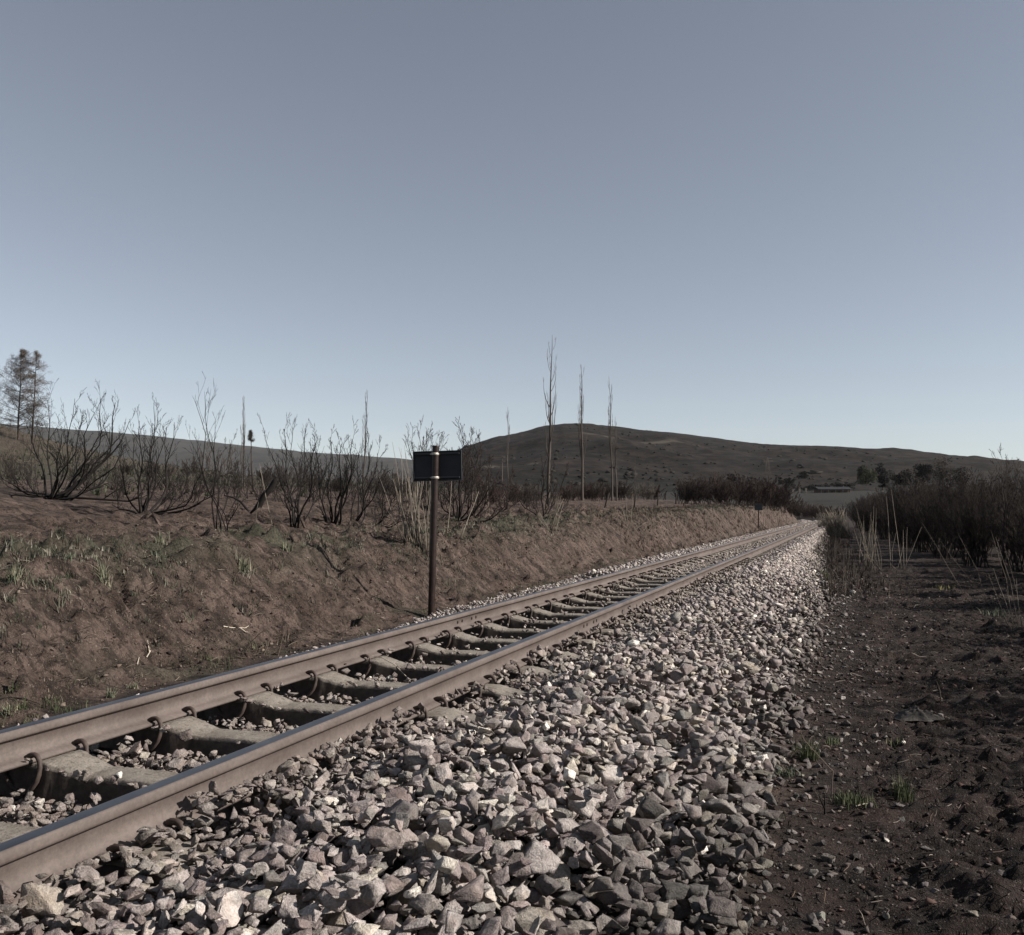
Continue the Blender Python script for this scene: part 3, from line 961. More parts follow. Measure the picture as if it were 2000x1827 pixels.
# smaller ballast stones that rolled out over the soil
ns = 2600
ys_ = 1.3+24*rs.rand(ns)**1.4; us_ = -toe(ys_)-.62+rs.exponential(.30, ns)
xs_ = us_+xc(ys_); rr_ = np.exp(rs.randn(ns)*.35)*.019*(1+ys_*.02)
Sx = np.stack([rr_, rr_*rs.uniform(.55, .95, ns), rr_*rs.uniform(.3, .7, ns)], -1)
Vs_, Ts_, Cs_ = merge(P_MID, rs.randint(0, len(P_MID), ns), np.stack([xs_, ys_, gz(xs_, ys_)+rr_*.25], -1), rot_batch(rs, ns, .5), Sx, stone_colour(rs, ns, xs_, ys_))
tag(link('stray_gravel', mesh_np('stray_gravel', Vs_, [Ts_], M_STONES, False, Cs_)), 'small sooty stones strewn over the soil beside the ballast', kind='stuff')

# ------------------------------------------------------------ loose debris (stuff)
def scatter_debris(N, area, size, cols, name, label, density=None, flat=.5, seed=1):
    r = np.random.RandomState(seed)
    ux = r.uniform(area[0], area[1], N); y = area[2]+(area[3]-area[2])*r.rand(N)**1.7
    x = ux + xc(y)
    if density is not None:
        k = r.rand(N) < density(x, y); x, y = x[k], y[k]; N = len(x)
    s = np.minimum(np.exp(r.randn(N)*.55)*size, .026)*(1+y*.02)
    z = gz(x, y)+s*.25
    S = np.stack([s, s*r.uniform(.35, .9, N), s*r.uniform(.2, flat, N)], -1)
    c = np.array(cols)[r.randint(0, len(cols), N)]*r.uniform(.6, 1.3, (N, 1))
    V, T, C = merge(P_LO, r.randint(0, len(P_LO), N), np.stack([x, y, z], -1), rot_batch(r, N, .45), S, c)
    o = link(name, mesh_np(name, V, [T], M_DEBRIS, False, C))
    tag(o, label, kind='stuff'); return o
scatter_debris(48000, (-.55, 6, 1.2, 24), .0072, [(.035, .028, .025), (.02, .017, .015), (.02, .016, .015), (.08, .06, .05), (.11, .07, .058), (.19, .16, .14)],
               'debris', 'soot, clods and small chips lying on the charred flat ground', None, .7, 3)
scatter_debris(30000, (-9, -4.45, 1.2, 36), .0095, [(.10, .072, .058), (.13, .095, .078), (.06, .042, .033), (.03, .024, .02), (.20, .16, .13)],
               'rubble', 'crumbs of brown earth and small stones on the bank',
               lambda x, y: .25+.75*sstep(fbm(x*1.2, y*1.2, 2, 61), -.3, .4), .8, 4)

# thin twigs and straw litter
def litter(N, area, L, cols, name, label, seed):
    r = np.random.RandomState(seed)
    ux = r.uniform(area[0], area[1], N); y = area[2]+(area[3]-area[2])*r.rand(N)**1.5; x = ux+xc(y)
    ln = L*np.exp(r.randn(N)*.5); th = r.uniform(0, 2*math.pi, N)
    z = gz(x, y)+.008
    lns, rad, cs = [], [], []
    for i in range(N):
        d = np.array([math.cos(th[i]), math.sin(th[i]), r.uniform(-.05, .35)])*ln[i]
        b = np.array([x[i], y[i], z[i]])
        lns.append(np.array([b, b+d*.5+r.randn(3)*ln[i]*.06, b+d])); w = .0016+.0005*y[i]*.4
        rad.append(np.array([w, w, w*.5]))
    V, Qs = tubes(lns, rad, 3)
    c = np.array(cols)[r.randint(0, len(cols), N)]*r.uniform(.6, 1.2, (N, 1))
    o = link(name, mesh_np(name, V, Qs, M_STRAW, False, np.repeat(c, 9, 0)))
    tag(o, label, kind='stuff')
litter(5200, (-.6, 6, 1.3, 22), .045, [(.16, .13, .11), (.07, .055, .045), (.34, .29, .24), (.03, .025, .02), (.12, .08, .06)], 'litter', 'burnt straw and twig litter on the charred ground', 8)
litter(2600, (-8.5, -4.5, 2, 30), .06, [(.16, .13, .10), (.28, .23, .18), (.08, .06, .045)], 'litter', 'straw and twig litter on the brown bank', 9)

# ------------------------------------------------------------ grasses
def blades(bases, heights, lean, width, rs, k=4):
    """flat curved blades; bases (N,3)"""
    N = len(bases)
    th = rs.uniform(0, 2*math.pi, N); dv = np.stack([np.cos(th), np.sin(th), np.zeros(N)], -1)
    ln = np.abs(rs.randn(N))*lean
    t = np.linspace(0, 1, k)
    P = bases[:, None]+heights[:, None, None]*(t[None, :, None]*np.array([0, 0, 1.])+dv[:, None]*(ln[:, None, None]*(t**1.8)[None, :, None]))
    P[..., 2] -= (heights*np.minimum(ln, 1.2)*.25)[:, None]*(t**2)[None]
    th2 = rs.uniform(0, 2*math.pi, N)
    side = np.stack([np.cos(th2), np.sin(th2), np.zeros(N)], -1)
    w = width*(1-t**1.5*.92)
    A = P-side[:, None]*w[:, :, None] if np.ndim(w) == 2 else P-side[:, None]*w[None, :, None]
    B = P+side[:, None]*(w[:, :, None] if np.ndim(w) == 2 else w[None, :, None])
    V = np.stack([A, B], 2).reshape(-1, 3)
    idx = np.arange(N*k*2).reshape(N, k, 2)
    Q = np.stack([idx[:, :-1, 0], idx[:, :-1, 1], idx[:, 1:, 1], idx[:, 1:, 0]], -1).reshape(-1, 4)
    return V, Q, k*2

GREENS = np.array([(.055, .068, .040), (.085, .098, .065), (.15, .15, .11), (.26, .24, .19), (.035, .042, .03), (.03, .028, .024)])
def grass_cover(N, fx, seed, h, name, label, w=.004, cols=GREENS):
    r = np.random.RandomState(seed)
    x, y = fx(r, N)
    n0 = len(x)
    # every seed point is a little clump
    m = 9
    x = np.repeat(x, m)+r.randn(n0*m)*.022; y = np.repeat(y, m)+r.randn(n0*m)*.022
    hh = np.repeat(h*np.exp(r.randn(n0)*.4), m)*r.uniform(.5, 1.1, n0*m)
    b = np.stack([x, y, gz(x, y)-.004], -1)
    V, Q, kk = blades(b, hh, .55, w, r, 3)
    c = np.repeat(cols[r.randint(0, len(cols), n0)], m, 0)*r.uniform(.6, 1.35, (n0*m, 1))
    o = link(name, mesh_np(name, V, [Q], M_GRASS, False, np.repeat(c, kk, 0)))
    tag(o, label, kind='stuff')

def crest_pts(r, N):
    y = 2+58*r.rand(N)**1.5
    a = 6.30+.50*r.randn(N)
    a = np.where(r.rand(N) < .07, r.uniform(5.2, 6.3, N), a)
    x = -a
    k = (fbm(x*1.1+3, y*.8, 3, 71)+.35*r.rand(N)) > .0
    return x[k], y[k]
grass_cover(6500, crest_pts, 21, .062, 'grass', 'pale green grass tufts along the crest of the brown bank', .0042)
def foot_pts(r, N):
    y = 3+30*r.rand(N)**1.3; x = -4.62+.17*r.randn(N)
    k = (fbm(x*1.1+9, y*1.0, 3, 72)+.3*r.rand(N)) > .12
    return x[k], y[k]
grass_cover(600, foot_pts, 22, .05, 'grass', 'short green grass at the foot of the bank beside the far rail', .003,
            np.array([(.06, .075, .035), (.085, .095, .05), (.13, .125, .08)]))
def field_pts(r, N):
    x = -r.uniform(14, 48, N); y = r.uniform(6, 60, N)
    k = (fbm(x*.3, y*.3, 2, 73)+.6*r.rand(N)) > .1
    return x[k], y[k]
grass_cover(2600, field_pts, 23, .13, 'grass', 'low grey green growth on the slope behind the burnt shrubs', .02,
            np.array([(.05, .06, .035), (.075, .085, .05), (.10, .105, .07), (.04, .045, .03)]))

def bank_pts(r, N):
    y = 1.5+34*r.rand(N)**1.6; x = -r.uniform(4.7, 9.5, N)
    k = (fbm(x*.9+5, y*.9, 3, 74)+.7*r.rand(N)) > .38
    return x[k], y[k]
grass_cover(9500, bank_pts, 24, .032, 'stubble', 'short burnt and straw coloured grass stubble on the bank', .003,
            np.array([(.02, .017, .014), (.035, .028, .022), (.05, .055, .03), (.10, .08, .06), (.24, .20, .15)]))
def burnt_pts(r, N):
    y = 1.2+26*r.rand(N)**1.7; x = r.uniform(-.5, 5.5, N)
    k = (fbm(x*1.0+5, y*1.0, 3, 75)+.8*r.rand(N)) > .25
    return x[k], y[k]
grass_cover(9000, burnt_pts, 25, .020, 'stubble', 'short charred grass stubble on the flat burnt ground', .0024,
            np.array([(.012, .011, .010), (.02, .017, .015), (.03, .025, .022), (.045, .045, .03), (.09, .075, .06)]))

def verge_pts(r, N):
    y = 17+62*r.rand(N); x = -toe(y)-.75+np.abs(r.randn(N))*.75
    k = (fbm(x*.8+5, y*.5, 3, 76)+.8*r.rand(N)) > .2
    return x[k]+xc(y[k]), y[k]
grass_cover(2600, verge_pts, 26, .16, 'dead_grass', 'brown dead grass along the verge between far ballast and hedge', .0055,
            np.array([(.05, .038, .032), (.08, .06, .05), (.12, .095, .078), (.03, .024, .02)]))

def farbank_pts(r, N):
    y = 22+66*r.rand(N)**1.1; x = -r.uniform(4.75, 7.2, N)
    k = (fbm(x*.8+5, y*.4, 3, 79)+.8*r.rand(N)) > .25
    return x[k]+xc(y[k]), y[k]
grass_cover(3000, farbank_pts, 27, .11, 'dead_grass', 'reddish brown dead grass on the far part of the bank', .006,
            np.array([(.08, .052, .042), (.11, .075, .06), (.15, .115, .092), (.04, .028, .023)]))

def tuft(px, py, hpx, wpx, n, label, cols, name='grass_tuft', lean=.35, cat='grass tuft'):
    p, Z = on_land(px, py)
    h = hpx*Z/F; w = wpx*Z/F/2
    r = np.random.RandomState(int(px))
    x = p[0]+r.randn(n)*w*.45; y = p[1]+r.randn(n)*w*.45
    b = np.stack([x-p[0], y-p[1], gz(x, y)-.01], -1)
    V, Q, kk = blades(b, h*r.uniform(.45, 1.05, n), lean, .0022*max(1, Z/4), r, 4)
    c = np.array(cols)[r.randint(0, len(cols), n)]*r.uniform(.7, 1.25, (n, 1))
    o = link(name, mesh_np(name, V, [Q], M_GRASS, False, np.repeat(c, kk, 0)), loc=(p[0], p[1], 0))
    tag(o, label, cat)
GT = [(.085, .105, .05), (.12, .14, .075), (.16, .17, .10)]
GP = [(.17, .19, .13), (.24, .25, .19), (.12, .14, .09)]
tuft(1578, 1484, 52, 44, 130, 'green grass tuft beside the bent dry stick on burnt ground', GT)
tuft(1762, 1555, 52, 44, 130, 'green grass tuft standing alone right of the low grass patch', GT)
tuft(1668, 1574, 30, 90, 260, 'low wide patch of green grass beside the charred stub', GT)
tuft(1626, 1452, 22, 30, 60, 'faint small green tuft on the burnt ground above the bent stick', GT)
tuft(1745, 1458, 22, 30, 26, 'few yellow green shoots on burnt ground under the ash mound', [(.28, .28, .16), (.2, .22, .12)])
tuft(1535, 1515, 26, 46, 110, 'grey green leafy herb at the edge of the dark stones', GP, 'herb', .8, 'herb')
tuft(1490, 1602, 34, 60, 150, 'pale green leafy herb spreading over the toe of the ballast', GP, 'herb', .9, 'herb')
tuft(1520, 1412, 20, 26, 50, 'small green sprig at the ballast edge level with the ash mound', GT)
tuft(1610, 1135, 26, 22, 60, 'dark green tuft at the foot of the far ballast', GT)
tuft(1945, 1205, 20, 60, 70, 'pale green shoots near the right edge below the hedge', GP)
tuft(1842, 1150, 12, 40, 40, 'yellowish shoots on burnt earth below the hedge', [(.30, .27, .12), (.2, .2, .1)])
# tufts on the left bank that stand out
for (px, py, hp, wp, nn, lb) in [
        (28, 1130, 38, 40, 90, 'pale grass tuft on the bank at the left edge'),
        (88, 1062, 24, 50, 90, 'pale straw coloured tuft on the bank crest at the left'),
        (205, 1140, 36, 34, 90, 'green and straw tuft on the bank below the second burnt shrub'),
        (318, 1062, 26, 30, 60, 'pale grass tuft on the crest right of the second burnt shrub'),
        (478, 1105, 36, 24, 80, 'straw coloured tuft spilling dry stems down the bank'),
        (562, 1072, 24, 20, 40, 'small pale tuft on the bank crest left of the signpost'),
        (218, 1362, 26, 24, 60, 'grass tuft just behind the far rail at the left'),
        (262, 1345, 18, 26, 50, 'second grass tuft behind the far rail, right of the paler one'),
        (15, 1395, 24, 40, 70, 'grass tuft behind the far rail at the left edge')]:
    tuft(px, py, hp, wp, nn, lb, [(.17, .17, .11), (.30, .27, .20), (.12, .14, .09)], lean=.5)

# ------------------------------------------------------------ dry stalks
STRAW = np.array([(.22, .19, .15), (.33, .29, .23), (.15, .13, .105), (.25, .22, .185)])
def stalks(items, name, label, cat, Zref=None, wpx=1.6, group=None):
    """items: (base px, base py, tip px, tip py) all springing from one tussock"""
    p0, Z = on_land(items[0][0], items[0][1])
    lns, rad = [], []
    r = np.random.RandomState(int(items[0][0]*3+items[0][1]))
    for (bx, by, tx, ty) in items:
        b = at_depth(bx, by, Z); t = at_depth(tx, ty, Z+r.uniform(-.25, .25))
        b[2] = ground_at(b[0], b[1])-.01
        mid = (b+t)/2+r.randn(3)*np.linalg.norm(t-b)*.02
        q = np.array([b, b*.6+mid*.4+(t-b)*.05*0, mid, mid*.45+t*.55, t])
        q = np.array([b, (b+mid)/2+r.randn(3)*.004, mid, (mid+t)/2+r.randn(3)*.006, t])
        w = wpx*Z/F/2
        lns.append(q-p0); rad.append(np.array([w, w*.95, w*.85, w*.65, w*.3]))
    V, Qs = tubes(lns, rad, 4)
    c = STRAW[r.randint(0, 4, len(lns))]
    n5 = np.repeat(c, 20, 0)
    o = link(name, mesh_np(name, V, Qs, M_STRAW, True, n5), loc=p0)
    return tag(o, label, cat, group)
rr = np.random.RandomState(31)
it = []
for k in range(34):
    bx = 800+rr.uniform(-12, 36); s = rr.uniform(-1, 1)
    it.append((bx, 1058+rr.uniform(-6, 10), bx-8+s*34+rr.uniform(-12, 12), rr.choice([rr.uniform(860, 960), rr.uniform(900, 1000)])))
it += [(790, 1055, 740, 930), (838, 1050, 842, 905), (838, 1048, 844, 940), (826, 1060, 805, 890), (815, 1058, 790, 870), (800, 1060, 768, 935)]
stalks(it, 'dry_reed_clump', 'clump of tall pale dry reeds just left of the signpost', 'reeds', wpx=1.7)
it = [(795, 1062, 850+rr.uniform(-50, 10), 1085+rr.uniform(-35, 5)) for k in range(6)]
for (a_, lb) in [((534, 1025, 507, 905), 'single pale dry stalk leaning left beside the charred log'),
                 ((871, 1062, 882, 940), 'single pale stalk right of the signpost'),
                 ((897, 1045, 935, 960), 'single pale stalk leaning right behind the signpost'),
                 ((956, 1005, 952, 935), 'short bare upright stalk between the burnt bushes'),
                 ((497, 1050, 505, 980), 'thin pale stalk standing on the bank crest left of the log')]:
    stalks([a_], 'dry_stalk', lb, 'stalk', wpx=2.0)
it = [(1075+rr.uniform(-5, 8), 1045, 1075+rr.uniform(-25, 30), rr.uniform(960, 1020)) for k in range(13)] + [(1080, 1052, 1098, 1065), (1076, 1052, 1060, 1070), (1072, 1050, 1058, 1040), (1083, 1046, 1100, 985)]
stalks(it, 'dry_reed_clump', 'sparse dry reeds on the bank crest under the tallest poplar', 'reeds', wpx=1.3)
stalks([(1228, 1032, 1222, 965), (1231, 1030, 1236, 960), (1226, 1034, 1214, 990), (1234, 1034, 1262, 1020)], 'dry_reed_clump', 'few thin stalks on the bank crest by the leaning fence posts', 'reeds', wpx=1.1)
# right-hand side
it = [(1700+rr.uniform(-22, 26), 1125+rr.uniform(-12, 8), 1688+rr.uniform(-22, 26), rr.uniform(985, 1060)) for k in range(30)]
stalks(it, 'dry_reed_clump', 'cluster of dry reeds on burnt ground right of the ballast', 'reeds', wpx=.8)
it = [(1740, 1120, 1731, 970), (1762, 1125, 1741, 956), (1766, 1120, 1764, 1035), (1768, 1120, 1772, 1030), (1756, 1128, 1738, 1100), (1762, 1122, 1800, 1030), (1750, 1122, 1765, 1060), (1762, 1130, 1762, 1120), (1742, 1118, 1750, 1040)]
stalks(it, 'dry_reed_clump', 'tall thin pair of reed stems in front of the burnt hedge', 'reeds', wpx=.9)
it = [(1640+rr.uniform(-26, 24), 1046+rr.uniform(-4, 3), 1626+rr.uniform(-28, 28), rr.uniform(992, 1030)) for k in range(200)]
stalks(it, 'dry_grass_clump', 'thick clump of tan dry grass where the ballast meets the hedge', 'dry grass', wpx=1.0)
it = [(1612+rr.uniform(-12, 16), 1040, 1610+rr.uniform(-16, 18), rr.uniform(1000, 1028)) for k in range(90)]
stalks(it, 'dry_grass_clump', 'grey brown dry grass at the far end of the ballast', 'dry grass', wpx=1.0)
it = [(1978, 1235, 1935, 1035), (1990, 1240, 1945, 1050), (1985, 1238, 1940, 1110), (1975, 1232, 1930, 1120), (1998, 1240, 1960, 1060), (1995, 1245, 1985, 1130), (1988, 1240, 1965, 1150)]
stalks(it, 'dry_reed_clump', 'long thin stalks leaning left at the right edge', 'reeds', wpx=.9)
stalks([(1940, 1190, 1832, 1050), (1930, 1170, 1870, 1040), (1905, 1150, 1800, 1020)], 'dry_reed_clump', 'three long leaning stalks crossing in front of the hedge', 'reeds', wpx=.95)
it = [(1612+rr.uniform(-30, 60), 1140+rr.uniform(-70, 40), 1610+rr.uniform(-30, 60), 0) for k in range(60)]
it = [(a_, b_, a_+rr.uniform(-5, 5), b_-rr.uniform(14, 40)) for (a_, b_, _, _) in it]
def sticks_stuff(it, name, label, wpx=1.0):
    lns, rad = [], []
    for (bx, by, tx, ty) in it:
        p0, Z = on_land(bx, by); t = at_depth(tx, ty, Z); b = p0.copy(); b[2] = ground_at(b[0], b[1])-.01
        w = wpx*Z/F/2
        lns.append(np.array([b, (b+t)/2+rr.randn(3)*.006, t])); rad.append(np.array([w, w*.8, w*.4]))
    V, Qs = tubes(lns, rad, 3)
    c = np.repeat(STRAW[rr.randint(0, 4, len(lns))]*rr.uniform(.35, .9, (len(lns), 1)), 9, 0)
    o = link(name, mesh_np(name, V, Qs, M_STRAW, True, c)); tag(o, label, kind='stuff')
sticks_stuff(it, 'dead_grass', 'thin dead grass stems on the burnt verge right of the far ballast', .9)
it = []
for k in range(90):
    bx = rr.uniform(1180, 1560); by = np.interp(bx, [1180, 1560], [1045, 1020])+rr.uniform(-30, 6)
    it.append((bx, by, bx+rr.uniform(-4, 4), by-rr.uniform(8, 24)))
sticks_stuff(it, 'dead_grass', 'thin dead grass on the far part of the bank', .8)

# arching dead stems on the near bank, pale fallen branch
def twig_obj(lines_px, name, label, cat, wpx, mat, lift=.0, cols=None, Zadd=0):
    p0, Z = on_land(*lines_px[0][0])
    lns, rad = [], []
    for pl in lines_px:
        P = []
        for j, (qx, qy) in enumerate(pl):
            q = at_depth(qx, qy, Z+Zadd*j)
            P.append(q-p0)
        w = wpx*Z/F/2
        lns.append(np.array(P)); rad.append(np.linspace(w, w*.45, len(P)))
    V, Qs = tubes(lns, rad, 5)
    o = link(name, mesh_np(name, V, Qs, mat, True), loc=p0)
    return tag(o, label, cat)
M_PALE = mat_plain('bleached_wood', (.42, .36, .28), (.62, .55, .45), .8, 30)
M_DULLTWIG = mat_plain('dull_dead_stem', (.10, .075, .06), (.20, .16, .13), .85, 20)
twig_obj([[(476, 1280), (490, 1255), (507, 1238), (520, 1229), (530, 1236), (534, 1246)], [(511, 1290), (522, 1262), (527, 1246), (520, 1232)], [(543, 1282), (551, 1250), (558, 1218)]],
         'dead_weed', 'arching dead weed stems behind the far rail on the bank', 'weed', 2.2, M_DULLTWIG)
def flat_branch(pls, name, label, cat, wpx, mat):
    lns, rad = [], []
    p0, Z0 = on_land(*pls[0][0])
    for pl in pls:
        P = []
        for (qx, qy) in pl:
            q, Z = on_land(qx, qy); q[2] = ground_at(q[0], q[1])+wpx*Z/F/2*1.2+.006
            P.append(q-p0)
        w = wpx*Z0/F/2
        lns.append(np.array(P)); rad.append(np.linspace(w, w*.4, len(P)))
    V, Qs = tubes(lns, rad, 5)
    return tag(link(name, mesh_np(name, V, Qs, mat, True), loc=p0), label, cat)
flat_branch([[(436, 1216), (452, 1218), (468, 1221), (482, 1224)], [(468, 1221), (478, 1217), (486, 1216)], [(470, 1222), (480, 1228), (487, 1231)]],
            'fallen_branch', 'bleached forked branch lying on the brown bank', 'branch', 3.0, M_PALE)
flat_branch([[(286, 1281), (292, 1272), (299, 1265)], [(292, 1272), (288, 1262)]], 'fallen_branch', 'short bleached twig on the bank left of the long one', 'branch', 3.0, M_PALE)
flat_branch([[(268, 1298), (271, 1290), (272, 1284)]], 'fallen_branch', 'tiny pale bent twig on the lower bank', 'branch', 2.5, M_PALE)
flat_branch([[(0, 1371), (20, 1370), (50, 1373), (78, 1376)]], 'fallen_branch', 'dark thin branch on the bank foot at the left edge', 'branch', 3.0, M_CHAR)
flat_branch([[(1552, 1238), (1570, 1243), (1582, 1248)]], 'fallen_branch', 'short thick pale stick at the edge of the far ballast', 'branch', 5, M_PALE)
flat_branch([[(1590, 1256), (1620, 1260), (1660, 1262)]], 'fallen_branch', 'thin long pale stick on burnt ground near the ballast', 'branch', 2, M_DULLTWIG)
flat_branch([[(1672, 1584), (1688, 1583), (1704, 1577)]], 'fallen_branch', 'short white stick under the low grass patch', 'branch', 3, M_PALE)
flat_branch([[(1978, 1418), (1990, 1412), (2002, 1408)]], 'fallen_branch', 'pale twig lying at the right edge', 'branch', 5, M_DULLTWIG)
twig_obj([[(1624, 1562), (1625, 1530), (1627, 1506), (1620, 1500), (1600, 1478), (1585, 1462), (1570, 1445), (1562, 1425)]], 'bent_stick', 'thin charred stick broken over at a right angle on burnt ground', 'stick', 2.6, M_DULLTWIG)
twig_obj([[(1611, 1590), (1611, 1570), (1610, 1549)], [(1611, 1580), (1604, 1565), (1599, 1552)]], 'charred_stub', 'short black forked stub beside the low grass patch', 'stub', 5.0, M_CHAR)
twig_obj([[(1838, 1374), (1836, 1350), (1829, 1330)]], 'charred_stub', 'thin upright grey stub right of the ash mound', 'stub', 3, M_DULLTWIG)
twig_obj([[(1886, 1392), (1892, 1375), (1896, 1355)]], 'charred_stub', 'thin slanting dark stub on the burnt ground at the right', 'stub', 2.4, M_CHAR)
twig_obj([[(1955, 1396), (1953, 1375)]] , 'charred_stub', 'short dark stub near the right edge', 'stub', 3, M_CHAR)
twig_obj([[(1561, 1240+55), (1556, 1262), (1553, 1240)], [(1588, 1290), (1578, 1262), (1570, 1240)], [(1605, 1300), (1600, 1270), (1590, 1250)]], 'dead_weed', 'thin brown weed stems at the ballast edge', 'weed', 1.8, M_DULLTWIG)
# straw hooked over the fastening clip
q0 = np.array([FAR_RAIL+.09, 5.66, -.03])
sp = np.array([(0, 0, 0), (0, .0, .05), (.02, .03, .062), (.10, .02, .055), (.22, -.02, .02), (.33, -.05, -.055)])
V, Qs = tubes([sp], [np.full(6, .003)], 5)
tag(link('dry_straw', mesh_np('dry_straw', V, Qs, M_PALE, True), loc=q0), 'pale bent straw hooked over a clip of the far rail', 'straw')

# ash mound
def mound():
    p, Z = on_land(1790, 1400)
    r = .135
    n, m = 26, 40
    V = []
    for i in range(n):
        for j in range(m):
            rad = r*i/(n-1)*(1+.21*math.sin(j*2*math.pi/m*2+.6)+.14*math.sin(j*2*math.pi/m*5))
            th = 2*math.pi*j/m
            x, y = rad*math.cos(th)*1.15, rad*math.sin(th)
            h = .055*(1-(i/(n-1))**2)**1.4 + .040*float(fbm(np.array(x*26), np.array(y*26), 3, 4))*(1-i/(n-1))
            V.append((x, y, h-.012*(i/(n-1))))
    idx = np.arange(n*m).reshape(n, m)
    a = idx[:-1]; b = np.roll(a, -1, 1); c = idx[1:]; d = np.roll(c, -1, 1)
    o = link('ash_mound', mesh_np('ash_mound', V, [np.stack([a, c, d, b], -1).reshape(-1, 4)], mat_plain('grey_ash', (.012, .011, .010), (.12, .11, .10), .95, 55), True), loc=(p[0], p[1], ground_at(p[0], p[1])-.005))
    tag(o, 'small mound of grey ash on the burnt ground', 'mound')
mound()

# ------------------------------------------------------------ branching growth
def grow(rs, p, d, L, r, lev, out, up=.25, wig=.18, nkids=(6, 5, 3), kidlen=.5, k=6, ang=.55, minr=.0015, start=.3):
    n = k if lev == 0 else (5 if lev == 1 else 4)
    P = [np.array(p, float)]; d = np.array(d, float); d /= np.linalg.norm(d)
    st = L/(n-1)
    D = [d]
    for i in range(n-1):
        d = d + rs.randn(3)*wig*.5 + np.array([0, 0, up])*.35
        d /= np.linalg.norm(d); P.append(P[-1]+d*st); D.append(d)
    P = np.array(P); R = np.maximum(r*(1-np.linspace(0, 1, n)**1.1*.75), minr)
    out.append((P, R))
    if lev < len(nkids):
        nk = nkids[lev]
        for j in range(nk):
            t = start+(1-start)*(j+rs.rand())/nk
            f = t*(n-1); i = min(int(f), n-2); q = P[i]+(P[i+1]-P[i])*(f-i)
            dd = D[i+1]; ax = np.cross(dd, rs.randn(3)); ax /= np.linalg.norm(ax)+1e-9
            a_ = ang*rs.uniform(.6, 1.3)
            nd = dd*math.cos(a_)+ax*math.sin(a_)
            grow(rs, q, nd, L*kidlen*(1-.45*t)*rs.uniform(.7, 1.3), R[i]*.62, lev+1, out, up, wig, nkids, kidlen, k, ang, minr, .2)

def guided_stem(rs, pts, r, out, nk, kidL, up, minr, nk2=(4, 2)):
    P = np.array(pts); n = len(P)
    R = np.maximum(r*(1-np.linspace(0, 1, n)**1.1*.8), minr)
    out.append((P, R))
    L = np.linalg.norm(P[-1]-P[0])
    for j in range(nk):
        t = .28+.72*(j+rs.rand())/nk
        f = t*(n-1); i = min(int(f), n-2); q = P[i]+(P[i+1]-P[i])*(f-i)
        dd = P[i+1]-P[i]; dd /= np.linalg.norm(dd)
        ax = np.cross(dd, rs.randn(3)); ax /= np.linalg.norm(ax)+1e-9
        a_ = rs.uniform(.35, .8); nd = dd*math.cos(a_)+ax*math.sin(a_)+np.array([0, 0, up])
        grow(rs, q, nd, L*kidL*(1-.5*t)*rs.uniform(.6, 1.3), max(R[i]*.5, minr), 1, out, up, .22, (0,)+nk2, .5, 5, .55, minr, .25)

def shrub_from_tips(base, tips, name, label, cat, r0px=4.5, mat=M_CHAR, nk=8, kidL=.33, up=.35, seed=1, dz=.22, group=None, nk2=(4, 2), curve=.16):
    p0, Z = on_land(*base)
    p0[2] = ground_at(p0[0], p0[1])-.02
    root = empty(name, p0)
    tag(root, label, cat, group)
    rs = np.random.RandomState(seed)
    for (tx, ty) in tips:
        dd = rs.uniform(-1, 1)
        T = at_depth(tx, ty, Z*1.0+dd*Z*dz*.35)
        B = p0+np.array([rs.randn()*.05, rs.randn()*.05, 0])
        h = (T-B)*.92; hor = h*[1, 1, 0]
        n = 9; P = []
        ph = rs.rand()*6; cv = curve*rs.uniform(.1, 1.9); wob = rs.uniform(.8, 2.6)
        if len(tips) > 6 and rs.rand() < .16: h = h*rs.uniform(.45, .75); hor = h*[1, 1, 0]
        for i in range(n):
            t = i/(n-1)
            q = B+h*t
            q = q+hor*cv*math.sin(t*math.pi)*.9                      # sweeps outwards first, then up
            q[2] -= cv*np.linalg.norm(hor)*math.sin(t*math.pi)*.7
            q = q+np.array([math.sin(ph+t*9), math.cos(ph+t*8), .4*math.sin(ph*2+t*11)])*.015*np.linalg.norm(h)*math.sin(t*math.pi)*wob
            P.append(q)
        P = np.array(P)
        lowg = land(P[:, 0], P[:, 1])+.03
        P[1:, 2] = np.maximum(P[1:, 2], lowg[1:])
        out = []
        guided_stem(rs, P, .98*r0px*Z/F/2*rs.uniform(.75, 1.2), out, nk, kidL, up, .50*Z/F/2, nk2)
        V, Qs = tubes([o[0]-p0 for o in out], [o[1] for o in out], 4)
        link('stem', mesh_np('stem', V, Qs, mat, True), root)
    return root

G1 = 'burnt leafless shrubs on the bank'
shrub_from_tips((100, 972), [(140, 738), (150, 760), (92, 765), (205, 760), (236, 770), (8, 885), (-5, 930), (265, 810), (292, 880), (170, 800), (238, 850), (60, 800), (20, 955), (310, 905)], 'burnt_shrub',
                'large black leafless shrub fanning out on the bank at the left', 'shrub', 5.5, seed=11, group=G1)
shrub_from_tips((128, 972), [(190, 790), (215, 800), (160, 860), (120, 850), (250, 870)], 'burnt_shrub',
                'thin burnt shrub pressed against the large left fan shaped one', 'shrub', 4.0, seed=12, group=G1)
shrub_from_tips((278, 1006), [(302, 777), (272, 805), (312, 785), (345, 810), (260, 840), (395, 880), (392, 922), (228, 868), (445, 955), (330, 820), (225, 965), (300, 860), (415, 905)], 'burnt_shrub',
                'black leafless shrub with low side arms, second from the left', 'shrub', 5.0, seed=13, group=G1)
shrub_from_tips((428, 1040), [(376, 760), (400, 756), (420, 800), (366, 845)], 'burnt_shrub',
                'slender leaning burnt sapling with a forked top, third from the left', 'sapling', 4.2, seed=14, group=G1, dz=.1, curve=-.02, nk=8, nk2=(2, 1))
